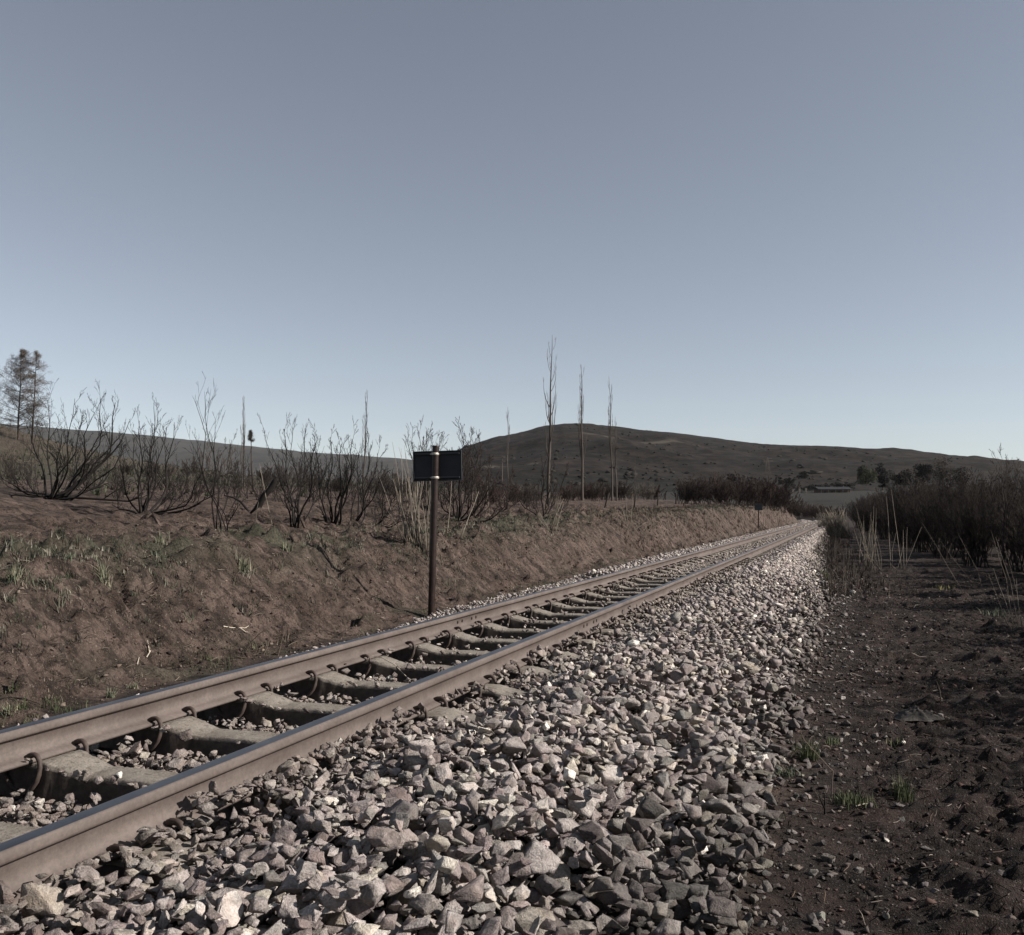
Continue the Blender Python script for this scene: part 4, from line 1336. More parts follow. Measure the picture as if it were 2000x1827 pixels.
shrub_from_tips((440, 1040), [(452, 850), (415, 890), (470, 900)], 'burnt_shrub', 'thin low burnt shoots behind the leaning sapling', 'shrub', 3, seed=15, group=G1)
shrub_from_tips((575, 1030), [(510, 842), (528, 860), (552, 822), (572, 818), (598, 820), (625, 835), (640, 905), (545, 880), (600, 870)], 'burnt_shrub',
                'upright burnt shrub just right of the charred leaning log', 'shrub', 4.6, seed=16, group=G1, curve=.06)
shrub_from_tips((654, 1025), [(645, 838), (668, 852), (690, 842), (612, 842), (702, 870), (622, 872), (600, 935), (680, 890)], 'burnt_shrub',
                'dense burnt shrub midway between the log and the signpost', 'shrub', 4.8, seed=17, group=G1, curve=.08)
shrub_from_tips((688, 1028), [(722, 838), (705, 860), (742, 872), (725, 925), (755, 915)], 'burnt_shrub',
                'burnt shrub with one long curved stem reaching right above the ridge', 'shrub', 4.0, seed=18, group=G1, curve=.10)
shrub_from_tips((722, 1030), [(772, 962), (758, 985), (766, 920), (745, 948), (790, 975)], 'burnt_shrub',
                'low spreading burnt shrub beside the pale dry reeds', 'shrub', 3.4, seed=19, group=G1)
shrub_from_tips((842, 1000), [(792, 848), (800, 850), (816, 828), (832, 826), (852, 852), (862, 838), (828, 860)], 'burnt_shrub',
                'tall thin burnt shrub directly behind the signboard', 'shrub', 3.4, seed=20, group=G1, mat=M_CHARRED, curve=.03)
shrub_from_tips((892, 1022), [(905, 838), (930, 848), (922, 842), (945, 872), (880, 872), (962, 900), (985, 930), (1002, 962), (888, 884), (862, 922), (852, 955), (912, 880), (950, 930), (935, 900), (975, 985)], 'burnt_shrub',
                'dense reddish black shrub close to the right of the signpost', 'shrub', 4.6, seed=21, group=G1, mat=M_CHARRED, nk=9, nk2=(5, 3))
shrub_from_tips((925, 1012), [(915, 860), (940, 880), (958, 915), (900, 900), (975, 940), (990, 960), (940, 925)], 'burnt_shrub',
                'reddish brown twiggy bush behind the dense shrub right of the sign', 'bush', 3.4, seed=22, group=G1, mat=M_REDTWIG, nk=9, nk2=(6, 3))
shrub_from_tips((980, 996), [(950, 925), (972, 915), (1000, 925), (990, 940), (930, 935), (1018, 950), (965, 935)], 'burnt_shrub',
                'rounded reddish bush with a dark foot left of the tallest poplar', 'bush', 3.0, seed=23, group=G1, mat=M_REDTWIG, nk=8, nk2=(6, 3))
shrub_from_tips((1058, 1010), [(1044, 892), (1076, 888), (1110, 912), (1032, 942), (1092, 930), (1122, 958), (1000, 962), (1060, 900), (1085, 960)], 'burnt_shrub',
                'sparse burnt shrub standing in front of the tallest poplar', 'shrub', 3.4, seed=24, group=G1, mat=M_CHARRED)
shrub_from_tips((40, 905), [(20, 830), (55, 830), (80, 850), (0, 850)], 'burnt_shrub', 'thin grey bare shrub on the knoll behind the large fan shaped shrub', 'shrub', 2.0, seed=25, group=G1, mat=M_GREYTWIG)
shrub_from_tips((420, 930), [(385, 880), (405, 872), (430, 880), (455, 885), (440, 895), (470, 905), (370, 895)], 'bush', 'rounded dark bush on the skyline of the green slope', 'bush', 2.2, seed=26, mat=M_GREYTWIG, nk=10, nk2=(6, 3))

# charred leaning log + low dark branch
def log(b, t, wpx, name, label, mat):
    p0, Z = on_land(*b); T = at_depth(*t, Z)
    w = wpx*Z/F/2; h = T-p0
    k = 9
    P = np.array([h*(i/(k-1))+np.array([R_.uniform(-1, 1), R_.uniform(-1, 1), 0])*w*.25 for i in range(k)])
    V, Qs = tubes([P], [np.array([w*1.15, w*1.1, w, w*.95, w*.95, w*.9, w*.92, w*.85, w*.7])], 9)
    o = link(name, mesh_np(name, V, Qs, mat, True), loc=p0-np.array([0, 0, .02]))
    bm = bmesh.new(); bm.from_mesh(o.data)
    es = [e for e in bm.edges if e.is_boundary]
    bmesh.ops.holes_fill(bm, edges=es, sides=12); bm.to_mesh(o.data); bm.free()
    return tag(o, label, 'log')
log((492, 1005), (542, 930), 13, 'charred_log', 'thick charred log leaning up to the right among burnt shrubs', M_CHAR)
twig_obj([[(486, 1000), (470, 980), (455, 972), (438, 968)]], 'charred_branch', 'bent charred branch at the foot of the leaning log', 'branch', 6, M_CHAR)
flat_branch([[(0, 968), (30, 974), (60, 978), (84, 982), (88, 972)]], 'charred_branch', 'long charred branch lying along the bank at the left edge', 'branch', 3, M_CHAR)

# ------------------------------------------------------------ sign on a pipe
def signpost(base, toppy, Zd_, toppx, bw, bh, boardc, clamps, name, label, r, tone):
    p0, Z = on_land(*base)
    p0[2] = ground_at(p0[0], p0[1])-.05
    T = at_depth(toppx, toppy, Z)
    root = empty(name, p0); tag(root, label, 'sign')
    h = T-p0
    k = 12
    P = np.array([h*(i/(k-1)) for i in range(k)])
    V, Qs = tubes([P], [np.full(k, r)], 20)
    post = link('post', mesh_np('post', V, Qs, M_POST, True), root)
    # cap
    V, Qs = tubes([np.array([h*.997, h*.997+np.array([0, 0, .012]), h*.997+np.array([0, 0, .0125])])], [np.array([r*1.12, r*1.12, r*.02])], 20)
    link('cap', mesh_np('cap', V, Qs, M_POST, False), post)
    # board, its back towards us, on the far side of the post
    hd = h/np.linalg.norm(h)
    yaw = YAW*.55
    side = np.array([math.cos(yaw), math.sin(yaw), 0]); fw = np.array([-math.sin(yaw), math.cos(yaw), 0])
    return root, post, h, hd, side, fw, Z
root, post, h, hd, side, fw, Z = signpost((842, 1204), 872, None, 851, 98, 59, None, None, 'railway_sign', 'small dark rectangular signboard seen from behind on a rusty pipe post', .040, 0)
mpp = Z/F
bw, bh = 98*mpp, 59*mpp
zc_ = (1204-907)*mpp*1.0+.05
tilt = -.020
def on_board(o):
    o.rotation_euler = (0, tilt, math.atan2(side[1], side[0])); return o
cpt = h*(zc_/h[2])
bm = bm_box(0, 0, 0, bw, .004, bh)
bd = on_board(bevelled('board', bm, M_BOARD, .001, root)); bd.location = cpt+fw*.075+side*(.01)
rim_specs = [(0, -bh/2+.006, bw, .012), (0, bh/2-.006, bw, .012)]
for (dx, dz, sx, sz) in rim_specs:
    o = bevelled('rim', bm_box(dx, -.012, dz, sx, .020, sz), M_BOARD, .002, bd)
for (dx, sx) in ((-bw/2+.006, .012), (bw/2-.006, .012)):
    o = bevelled('rim', bm_box(dx, -.010, 0, sx, .016, bh-.026), M_BOARD, .002, bd)
for dz in (bh/2-.036, -bh/2+.036):
    o = bevelled('stiffener', bm_box(0, -.014, dz, bw-.05, .024, .022), M_BOARD, .003, bd)
for dz in (bh/2-.040, -bh/2+.036):
    cc = cpt+np.array([0, 0, dz])
    V, Qs = tubes([np.array([cc-hd*.013, cc-hd*.010, cc+hd*.010, cc+hd*.013])], [np.array([.0420, .0440, .0440, .0420])], 24)
    c = link('clamp', mesh_np('clamp', V, Qs, M_CLAMP, True), root)
    lug = bm_box(0, 0, 0, .016, .05, .022)
    l_ = bevelled('lug', lug, M_CLAMP, .002, c); l_.location = cc+fw*.055-side*.047; l_.rotation_euler = (0, 0, yaw if False else YAW*.55)
    V, Qs = tubes([np.array([cc-side*.070+fw*.04, cc-side*.050+fw*.04])], [np.full(2, .009)], 6)
    link('bolt', mesh_np('bolt', V, Qs, M_CLAMP, False), c)
# the second, far sign
p0, Z2 = on_land(1481, 1034)
p0[2] = ground_at(p0[0], p0[1])-.05
r2 = empty('railway_sign', p0); tag(r2, 'far small square sign on a thin dark post before the reddish scrub', 'sign')
T = at_depth(1482, 985, Z2)-p0
V, Qs = tubes([np.array([T*0, T*.5, T])], [np.full(3, .035)], 8)
link('post', mesh_np('post', V, Qs, M_POST, True), r2)
o = bevelled('board', bm_box(0, 0, 0, 15*Z2/F, .01, 12*Z2/F), mat_plain('blue_grey_board', (.03, .033, .04), (.07, .078, .09), .5, 8, bump=0), .002, r2)
o.location = T*.88+np.array([0, -.05, 0]); o.rotation_euler = (0, 0, YAW*.5)

# ------------------------------------------------------------ fence posts
for (bx, by, tx, ty, w, lb) in [
        (1179, 994, 1190, 963, 3.0, 'dark fence post leaning right, leftmost of the row by the poplars'),
        (1238, 992, 1242, 965, 3.0, 'dark fence post with a broken rail at its foot, second in the row'),
        (1284, 988, 1286, 962, 2.6, 'straight dark fence post in the middle of the row'),
        (1296, 977, 1300, 963, 1.8, 'slim far fence post leaning right beside a straight one'),
        (1300, 977, 1300, 962, 1.8, 'slim far straight fence post behind the row'),
        (1320, 986, 1321, 964, 2.6, 'dark fence post at the left end of the reddish scrub'),
        (1333, 990, 1338, 978, 2.0, 'short dark post stub at the edge of the reddish scrub')]:
    p0, Z = on_land(bx, by); T = at_depth(tx, ty, Z); w = w*Z/F/2
    P = np.array([np.array([0, 0, -.1]), (T-p0)*.5, T-p0])
    V, Qs = tubes([P], [np.array([w, w*.95, w*.85])], 4)
    o = link('fence_post', mesh_np('fence_post', V, Qs, M_WOODPOST, False), loc=p0)
    tag(o, lb, 'fence post', 'old fence posts on the bank')

# ------------------------------------------------------------ poplars
def poplar(base, top, wpx, name, label, mat=M_POPLAR, seed=1, nb=26, trunk=6.0, spread=.11, Z=None, dead_low=.25):
    p0, Zt = on_land(*base)
    if Z is not None:
        p0 = at_depth(base[0], base[1], Z); p0[2] = min(p0[2], float(land(p0[0], p0[1])) if False else p0[2]); Zt = Z
    T = at_depth(*top, Zt)
    root = empty(name, p0); tag(root, label, 'tree')
    rs = np.random.RandomState(seed)
    h = T-p0; H_ = h[2]
    k = 14
    P = np.array([h*(i/(k-1))+np.array([math.sin(i*.9+seed), math.cos(i*.7), 0])*H_*.0035 for i in range(k)])
    r0 = trunk*Zt/F/2
    Rr = np.maximum(r0*(1-np.linspace(0, 1, k)**.9*.93), .45*Zt/F/2)
    V, Qs = tubes([P], [Rr], 6)
    link('trunk', mesh_np('trunk', V, Qs, mat, True), root)
    out = []
    mr = .34*Zt/F/2
    for j in range(nb):
        t = dead_low+(1-dead_low)*.9*(j+rs.rand())/nb
        f = t*(k-1); i = int(f); q = P[i]+(P[min(i+1, k-1)]-P[i])*(f-i)
        th = rs.uniform(0, 2*math.pi)
        L = H_*(.30*(1-t)+.07)*rs.uniform(.6, 1.15)
        o_ = rs.uniform(.6, 1.1)*wpx*Zt/F/2*(1-t*.5)
        n = 7; B = []
        for m in range(n):
            s = m/(n-1)
            rad = o_*(1-math.exp(-3.2*s))
            B.append(q+np.array([math.cos(th)*rad, math.sin(th)*rad, L*s])+rs.randn(3)*.01*L*s)
        B = np.array(B); rb = np.maximum(Rr[i]*.42*(1-np.linspace(0, 1, n)*.85), mr)
        out.append((B, rb))
        for m in range(6):
            i2 = 1+rs.randint(n-2); th2 = rs.uniform(0, 6.28)
            l2 = L*rs.uniform(.12, .3)
            C = np.array([B[i2]+np.array([math.cos(th2)*l2*.22*s, math.sin(th2)*l2*.22*s, l2*s]) for s in (0, .35, .7, 1)])
            out.append((C, np.array([mr, mr, mr*.8, mr*.5])))
    V, Qs = tubes([o[0] for o in out], [o[1] for o in out], 4)
    link('crown', mesh_np('crown', V, Qs, mat, True), root)
    return root
poplar((1071, 990), (1078, 655), 42, 'poplar', 'tallest bare poplar with a wide upper fork, in front of the hill', seed=3, nb=15, trunk=8)
poplar((1138, 980), (1135, 712), 20, 'poplar', 'middle bare poplar of the three before the hill', seed=4, nb=18, trunk=6)
poplar((1196, 980), (1190, 735), 16, 'poplar', 'thinnest bare poplar of the three, rightmost of them', seed=5, nb=15, trunk=4.5)
poplar((1204, 980), (1202, 815), 8, 'poplar', 'short pale bare stem growing against the thinnest poplar', seed=6, nb=12, trunk=4)
poplar((992, 960), (992, 795), 12, 'poplar', 'small faint bare poplar far off, left of the tallest one', seed=7, nb=14, trunk=2.6, mat=M_GREYTWIG)
poplar((476, 955), (476, 772), 10, 'poplar', 'narrow bare poplar behind the burnt shrubs left of the log', seed=8, nb=18, trunk=3.2, mat=M_GREYTWIG)
poplar((472, 955), (471, 830), 8, 'poplar', 'shorter thin bare stem beside the narrow left poplar', seed=18, nb=8, trunk=2.0, mat=M_GREYTWIG)
poplar((708, 975), (718, 762), 16, 'poplar', 'pale bare poplar behind the shrubs left of the signpost', seed=9, nb=18, trunk=4.2)
poplar((1241, 985), (1241, 890), 5, 'poplar', 'very thin bare sapling behind the fence posts', seed=10, nb=8, trunk=2)

# ------------------------------------------------------------ scorched pines at the left
M_PINEB = mat_plain('pine_bark', (.035, .026, .022), (.11, .085, .07), .9, 4)
M_SCORCH = mat_attr('scorched_needles', .9, .3, 6)
def pine(base, top, halfw, name, label, seed, lowest=.28, dens=1.0, Z=None, dark=.4):
    p0, Zt = on_land(*base, far=90)
    T = at_depth(*top, Zt); h = T-p0; H_ = h[2]
    root = empty(name, p0); tag(root, label, 'tree')
    rs = np.random.RandomState(seed)
    k = 10
    P = np.array([h*(i/(k-1))+np.array([math.sin(i+seed), math.cos(i), 0])*H_*.004 for i in range(k)])
    Rr = np.maximum(4.2*Zt/F/2*(1-np.linspace(0, 1, k)*.88), .012)
    V, Qs = tubes([P], [Rr], 6)
    trunk = link('trunk', mesh_np('trunk', V, Qs, M_PINEB, True), root)
    br, leaf, lc = [], [], []
    W = halfw*Zt/F
    nb = int(60*dens)
    for j in range(nb):
        t = lowest+(1-lowest)*(j+rs.rand())/nb
        q = h*t
        th = rs.uniform(0, 6.28)
        tt = (t-lowest)/(1-lowest); L = W*(1.15*(1-tt)**.75+.06)*rs.uniform(.35, 1.1)
        d = np.array([math.cos(th), math.sin(th), rs.uniform(.05, .55)])
        B = np.array([q+d*L*s+np.array([0, 0, .12*L*s*s]) for s in (0, .33, .66, 1)])
        br.append((B, np.maximum(np.array([.03, .022, .014, .008])*H_/9, .006)))
        for c in range(int(13*dens)):
            s = rs.uniform(.3, 1.05); cpos = q+d*L*s+rs.randn(3)*L*.18
            leaf.append(cpos); lc.append(s)
    V, Qs = tubes([b[0] for b in br], [b[1] for b in br], 4)
    link('branches', mesh_np('branches', V, Qs, M_PINEB, True), root)
    # sprays of scorched needles: short flat slivers radiating from each cluster centre
    L_ = np.repeat(np.array(leaf), 32, 0); N = len(L_); L_ = L_+rs.randn(N, 3)*.10*H_/9
    D = rs.randn(N, 3)+[0, 0, .35]; D /= np.linalg.norm(D, axis=1, keepdims=True)
    ln = rs.uniform(.07, .16, N)*H_/9
    S_ = np.cross(D, rs.randn(N, 3)); S_ /= np.linalg.norm(S_, axis=1, keepdims=True)
    w = .0085*H_/9
    Vn = np.stack([L_-S_*w, L_+S_*w, L_+D*ln[:, None]+S_*w*.3, L_+D*ln[:, None]-S_*w*.3], 1).reshape(-1, 3)
    Qn = np.arange(N*4).reshape(-1, 4)
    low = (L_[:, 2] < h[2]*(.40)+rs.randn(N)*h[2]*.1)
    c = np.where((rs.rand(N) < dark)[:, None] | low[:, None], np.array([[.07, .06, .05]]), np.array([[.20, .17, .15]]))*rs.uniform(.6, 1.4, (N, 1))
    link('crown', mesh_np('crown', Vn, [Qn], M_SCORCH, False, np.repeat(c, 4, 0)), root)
pine((35, 860), (42, 686), 66, 'pine_tree', 'scorched brown pine with a fuller crown at the left edge', 41, .12, 1.25)
pine((62, 868), (72, 688), 46, 'pine_tree', 'thin scorched pine right beside the fuller brown one', 42, .15, .75, dark=.3)
pine((-30, 850), (-22, 735), 42, 'pine_tree', 'dark pine crown cut off by the left edge', 43, .15, 1.2, dark=.9)
pine((494, 960), (489, 842), 7, 'pine_tree', 'tiny dark topped tree sticking above the left ridge', 44, .82, .5, dark=1)

# ------------------------------------------------------------ bush prototypes for the hedge and the far scrub
def bush_mesh(seed, H_, W_, nst, kids, mat, k=(7, 5, 3), minr=.004, lean=.9, tone=None, r0=.018, kidlen=.42, up=.28):
    rs = np.random.RandomState(seed); stems = []
    for s in range(nst):
        th = rs.uniform(0, 6.28); sp = rs.uniform(.05, 1)*W_/H_*lean
        d = np.array([math.cos(th)*sp, math.sin(th)*sp, 1.0])
        L = H_*rs.uniform(.65, 1.05)
        out = []
        grow(rs, (rs.randn()*.12*W_, rs.randn()*.12*W_, -.03), d, L, r0*rs.uniform(.6, 1.3), 0, out, up, .20, kids, kidlen, 8, .5, minr, .22)
        stems.append(out)
    return stems
def build_bush_proto(stems, mat, nparts):
    """returns list of meshes, one per stem bundle"""
    res = []
    for g in range(nparts):
        o = [x for i, s in enumerate(stems) if i % nparts == g for x in s]
        V, Qs = tubes([a_[0] for a_ in o], [a_[1] for a_ in o], 3)
        res.append(mesh_np('stem', V, Qs, mat, True))
    return res
HEDGE = [build_bush_proto(bush_mesh(100+i, 2.5, 1.6, 20, (10, 7, 4), M_HEDGE, minr=.0040, r0=.021), M_HEDGE, 3) for i in range(4)]
def place_bush(proto, x, y, sc, rz, name, label, cat, group, sz=1.0):
    root = empty(name, (x, y, float(gz(x, y))), rz); root.scale = (sc, sc, sc*sz)
    tag(root, label, cat, group)
    for m in proto: link('stem', m, root)
    return root
rh = np.random.RandomState(77)
GH = 'burnt shrubs of the hedge right of the track'
rows = []
y = -3.0
while y < 96:
    for row, off in enumerate((3.6, 5.0, 6.8)):
        if row == 2 and y < 14: continue
        yy_ = y+rh.uniform(-.6, .6)+row*.7
        u_ = off-3.6+np.interp(yy_, [14, 19, 24, 31, 38, 59, 70, 96], [4.3, 4.1, 3.8, 3.0, 2.6, 1.9, 1.6, .9])+rh.uniform(-.3, .3)
        s = rh.uniform(.9, 1.1)*float(np.interp(yy_, [14, 20, 32, 60, 96], [.76, .70, .90, .98, 1.0]))
        if row == 2: s *= 1.05
        rows.append((u_+float(xc(yy_)), yy_, s, row))
    y += 1.55 + max(0, y)*.022
HORD = ['first', 'second', 'third', 'fourth', 'fifth', 'sixth', 'seventh', 'eighth', 'ninth', 'tenth', 'eleventh', 'twelfth', 'thirteenth', 'fourteenth']; nfront = 0
for i, (x, y, s, row) in enumerate(rows):
    if y > 17:
        Z = np.dot(np.array([x, y, 0]), FWD)
    lab = ('charred bush in the dense dark hedge, front row along the burnt verge' if row == 0 else
           'charred bush in the dense dark hedge, standing behind the front row')
    if row == 0 and y > 17 and nfront < len(HORD):
        lab = f'{HORD[nfront]} charred bush from the right edge in the front row of the dark hedge'; nfront += 1
    place_bush(HEDGE[i % 4], x, y, s, rh.uniform(0, 6.28), 'hedge_bush', lab, 'bush', GH, sz=rh.uniform(.9, 1.05))
# the one tall bare sapling that rises out of the hedge
shrub_from_tips((1962, 1130), [(1955, 880), (1966, 888)], 'bare_sapling', 'tall bare sapling rising above the dark hedge at the right', 'sapling', 3.4, seed=61, mat=M_CHARRED, curve=.0, dz=.05)

SCRUB = [build_bush_proto(bush_mesh(200+i, 2.2, 2.0, 22, (8, 5, 3), M_REDTWIG, minr=.012, lean=1.1, r0=.02), M_REDTWIG, 1) for i in range(3)]
GREYS = [build_bush_proto(bush_mesh(220+i, 2.2, 2.0, 18, (8, 5, 2), M_GREYTWIG, minr=.012, lean=1.0, r0=.02), M_GREYTWIG, 1) for i in range(2)]
DARKS = [build_bush_proto(bush_mesh(230+i, 2.2, 2.0, 20, (8, 5, 3), M_CHARRED, minr=.012, lean=1.0, r0=.02), M_CHARRED, 1) for i in range(2)]
def far_bush(proto, px, py, hpx, name, label, cat, group, wide=1.0):
    near_ = min([(70, 'below the scorched pines'), (130, 'behind the large fan shaped shrub'), (275, 'behind the second shrub from the left'), (400, 'behind the leaning sapling'), (476, 'by the narrow left poplar'),
                 (520, 'behind the charred log'), (590, 'behind the shrub right of the log'), (660, 'behind the shrub midway to the signpost'), (720, 'behind the curved stem shrub'), (790, 'behind the pale reeds left of the sign'),
                 (850, 'behind the signboard'), (905, 'just right of the signboard'), (990, 'under the small faint poplar'), (1030, 'left of the tallest poplar'), (1071, 'at the foot of the tallest poplar'), (1105, 'right of the tallest poplar'), (1138, 'at the foot of the middle poplar'),
                 (1165, 'between the middle and thinnest poplars'), (1196, 'at the foot of the thinnest poplar'), (1241, 'around the second fence post'), (1275, 'behind the fence posts'), (1335, 'at the left end'), (1365, 'near the left end'), (1395, 'left of its middle'),
                 (1425, 'in its middle'), (1450, 'right of its middle'), (1480, 'above the far sign'), (1515, 'right of the far sign'), (1545, 'at its right end'), (1565, 'left of the rails end'), (1590, 'where the rails vanish'), (1625, 'right of where the rails vanish')], key=lambda q: abs(q[0]-px))[1]
    label = label+', '+near_
    p, Z = on_land(px, py, far=330)
    s = hpx*Z/F/2.3
    o = place_bush(proto, p[0], p[1], s*wide, rh.uniform(0, 6.28), name, label, cat, group, sz=1/wide)
    o.location.z = p[2]-.1
GSC = 'reddish scrub along the old fence'
for i, (px, py, hp, wd) in enumerate([(1335, 985, 44, 1.2), (1362, 986, 52, 1.3), (1392, 986, 50, 1.3), (1420, 988, 54, 1.3), (1448, 990, 56, 1.3), (1478, 992, 54, 1.3), (1505, 995, 58, 1.3), (1528, 1000, 42, 1.3),
                                      (1350, 980, 48, 1.4), (1405, 982, 52, 1.4), (1465, 985, 56, 1.4), (1512, 996, 50, 1.3), (1545, 1008, 24, 1.4)]):
    far_bush((DARKS+SCRUB)[i % 5] if px < 1400 else SCRUB[i % 3], px, py, hp, 'scrub_bush', 'reddish leafless bush of the thicket', 'bush', GSC, wd)
for i, (px, py, hp) in enumerate([(1565, 1013, 26), (1580, 1014, 26), (1596, 1015, 28), (1610, 1016, 26), (1624, 1016, 24), (1556, 1008, 30), (1588, 1010, 24), (1640, 1016, 26)]):
    far_bush(SCRUB[i % 3], px, py, hp, 'scrub_bush', 'low red brown bush', 'bush', 'scrub at the far end of the track', 1.5)
for i, (px, py, hp) in enumerate([(1020, 982, 40), (1045, 980, 36), (1100, 980, 34), (1125, 978, 38), (1160, 979, 40), (1180, 978, 36), (1215, 978, 40), (1235, 978, 34), (1262, 978, 36), (1275, 977, 30), (960, 985, 44), (1000, 982, 38), (1150, 976, 30)]):
    far_bush((GREYS+SCRUB+DARKS)[i % 7], px, py, hp, 'scrub_bush', 'hazy leafless bush', 'bush', 'bushes around the poplars', 1.3)
for i, (px, py, hp) in enumerate([(330, 932, 30), (372, 930, 34), (300, 925, 26), (520, 945, 36), (560, 950, 40), (610, 955, 34), (740, 965, 44), (765, 968, 50), (660, 960, 30), (250, 925, 26), (790, 968, 40)]):
    far_bush((GREYS+DARKS+GREYS)[i % 6], px, py, hp, 'scrub_bush', 'grey bare bush far off', 'bush', 'bare bushes behind the burnt shrubs', 1.2)

BRUSH = [build_bush_proto(bush_mesh(250+i, 2.2, 2.4, 13, (7, 5, 2), M_CHARRED, minr=.0042, lean=1.1, r0=.018), M_CHARRED, 1) for i in range(3)]
for i, (px, py, hp) in enumerate([(180, 962, 90), (235, 972, 80), (330, 975, 95), (368, 978, 80), (452, 975, 80), (505, 978, 95), (545, 980, 90), (612, 982, 100), (645, 975, 80), (745, 985, 70), (775, 985, 75), (812, 990, 90),
                                  (55, 948, 80), (12, 950, 70), (865, 990, 85), (1010, 990, 60), (1035, 992, 50), (700, 975, 85), (400, 960, 60), (300, 958, 60)]):
    far_bush(BRUSH[i % 3], px, py, hp, 'brush', 'thin tangled charred brush', 'brush', 'charred brush behind the burnt shrubs', 1.1)

# ------------------------------------------------------------ leafy trees and scrub on the far hill foot
def leafy(px, py, hpx, wpx, name, label, cols, seed, Z=None, n=1500, group=None, trunk=True):
    if Z is None: p, Z = on_land(px, py, far=330)
    else: p = at_depth(px, py, Z)
    h = hpx*Z/F; w = wpx*Z/F/2
    root = empty(name, p); tag(root, label, 'tree', group)
    rs = np.random.RandomState(seed)
    # uneven clumps
    nc = 22
    C = rs.randn(nc, 3)*[w*.36, w*.36, h*.19]+[0, 0, h*.48]
    rad = rs.uniform(.30, .52, nc)*min(w, h*.5)*1.1
    n = int(n*2.2)
    kk = rs.randint(0, nc, n)
    d = rs.randn(n, 3); d /= np.linalg.norm(d, axis=1, keepdims=True)
    Pp = C[kk]+d*(rad[kk]*rs.uniform(.5, 1.05, n))[:, None]*[1, 1, .85]
    Pp[:, 2] = np.maximum(Pp[:, 2], h*.08)
    sz = max(.9*Z/F, .035)*rs.uniform(.7, 1.5, n)
    A = rs.randn(n, 3); A /= np.linalg.norm(A, axis=1, keepdims=True); B = np.cross(A, rs.randn(n, 3)); B /= np.linalg.norm(B, axis=1, keepdims=True)
    V = np.stack([Pp-A*sz[:, None], Pp+B*sz[:, None]*.7, Pp+A*sz[:, None], Pp-B*sz[:, None]*.7], 1).reshape(-1, 3)
    c = np.array(cols)[rs.randint(0, len(cols), nc)][kk]*rs.uniform(.65, 1.3, (n, 1))
    link('crown', mesh_np('crown', V, [np.arange(n*4).reshape(-1, 4)], M_SCORCH, False, np.repeat(c, 4, 0)), root)
    lns = [np.array([[0, 0, -.3], [0, 0, h*.3], [w*.05, 0, h*.6]])]+[np.array([[0, 0, h*.25], C[j]*.6, C[j]]) for j in range(5)]
    V, Qs = tubes(lns, [np.array([.05, .04, .02])*h*.5]+[np.array([.02, .014, .006])*h*.5]*5, 5)
    link('trunk', mesh_np('trunk', V, Qs, M_PINEB, True), root)
leafy(1692, 948, 38, 50, 'tree', 'round yellow green tree before the hill, left of the dark conifer', [(.055, .065, .036), (.085, .092, .050), (.04, .046, .028)], 1, Z=230, n=2600)
leafy(1724, 955, 50, 26, 'tree', 'dark pointed tree right of the round yellow green tree', [(.012, .013, .015), (.02, .02, .02)], 2, Z=210, n=2200)
leafy(1805, 950, 56, 30, 'tree', 'dark narrow tree behind the hedge', [(.014, .014, .014), (.024, .022, .02)], 3, Z=190, n=2200)
leafy(1765, 950, 36, 60, 'tree', 'low dark tree between two darker ones behind the hedge', [(.02, .018, .016), (.032, .028, .022)], 4, Z=195, n=2000)
leafy(1842, 950, 54, 60, 'tree', 'pale tan bare looking tree behind the hedge', [(.08, .068, .055), (.055, .045, .038)], 5, Z=185, n=1500)
leafy(1880, 955, 44, 46, 'tree', 'faint brown tree behind the hedge, right of the pale tan one', [(.05, .04, .034), (.035, .028, .024)], 9, Z=180, n=1300)
leafy(1568, 938, 18, 24, 'tree', 'small dark tree above the ruined wall', [(.014, .014, .014), (.03, .026, .022)], 6, Z=330, n=900)
leafy(1430, 942, 16, 20, 'tree', 'small dark tree above the reddish scrub', [(.014, .014, .014), (.03, .026, .022)], 7, Z=300, n=900)
leafy(1535, 948, 14, 40, 'tree', 'low dark bushes left of the ruined wall', [(.02, .02, .018), (.034, .03, .024)], 8, Z=330, n=900)
for i, (px, hp, wp) in enumerate([(1545, 12, 30), (1590, 12, 34), (1618, 14, 26), (1640, 12, 30), (1660, 18, 30), (1510, 14, 34), (1480, 12, 30), (1604, 10, 22), (1576, 10, 20)]):
    leafy(px, 954+(i % 3)*3, hp, wp, 'dark_bush', 'low dark tree clump beyond the green field, on the hill foot', [(.016, .016, .014), (.03, .027, .022)], 30+i, Z=322+i, n=420, group='dark clumps on the hill foot')
# scrub dotted over the hillside
rs = np.random.RandomState(404)
sel_i = rs.randint(0, HP.shape[0], 3600); sel_j = (rs.rand(3600)**1.6*116).astype(int)
Pc = HP[sel_i, sel_j]+rs.randn(3600, 3)*[2, 2, 0]
dens = fbm(Pc[:, 0]/70, Pc[:, 1]/70, 3, 88) > .02
Pc = Pc[dens]; N = len(Pc)
s = np.exp(rs.randn(N)*.45)*.75
V, T, C = merge(P_LO, rs.randint(0, len(P_LO), N), Pc+np.array([0, 0, .2]), rot_batch(rs, N, .3), np.stack([s*1.3, s*1.3, s*.6], -1), np.array([.022, .019, .016])[None]*rs.uniform(.6, 1.8, (N, 1)))
tag(link('scrub', mesh_np('scrub', V, [T], M_DEBRIS, False, C)), 'dark scrub bushes dotted over the slope of the hill', kind='stuff')

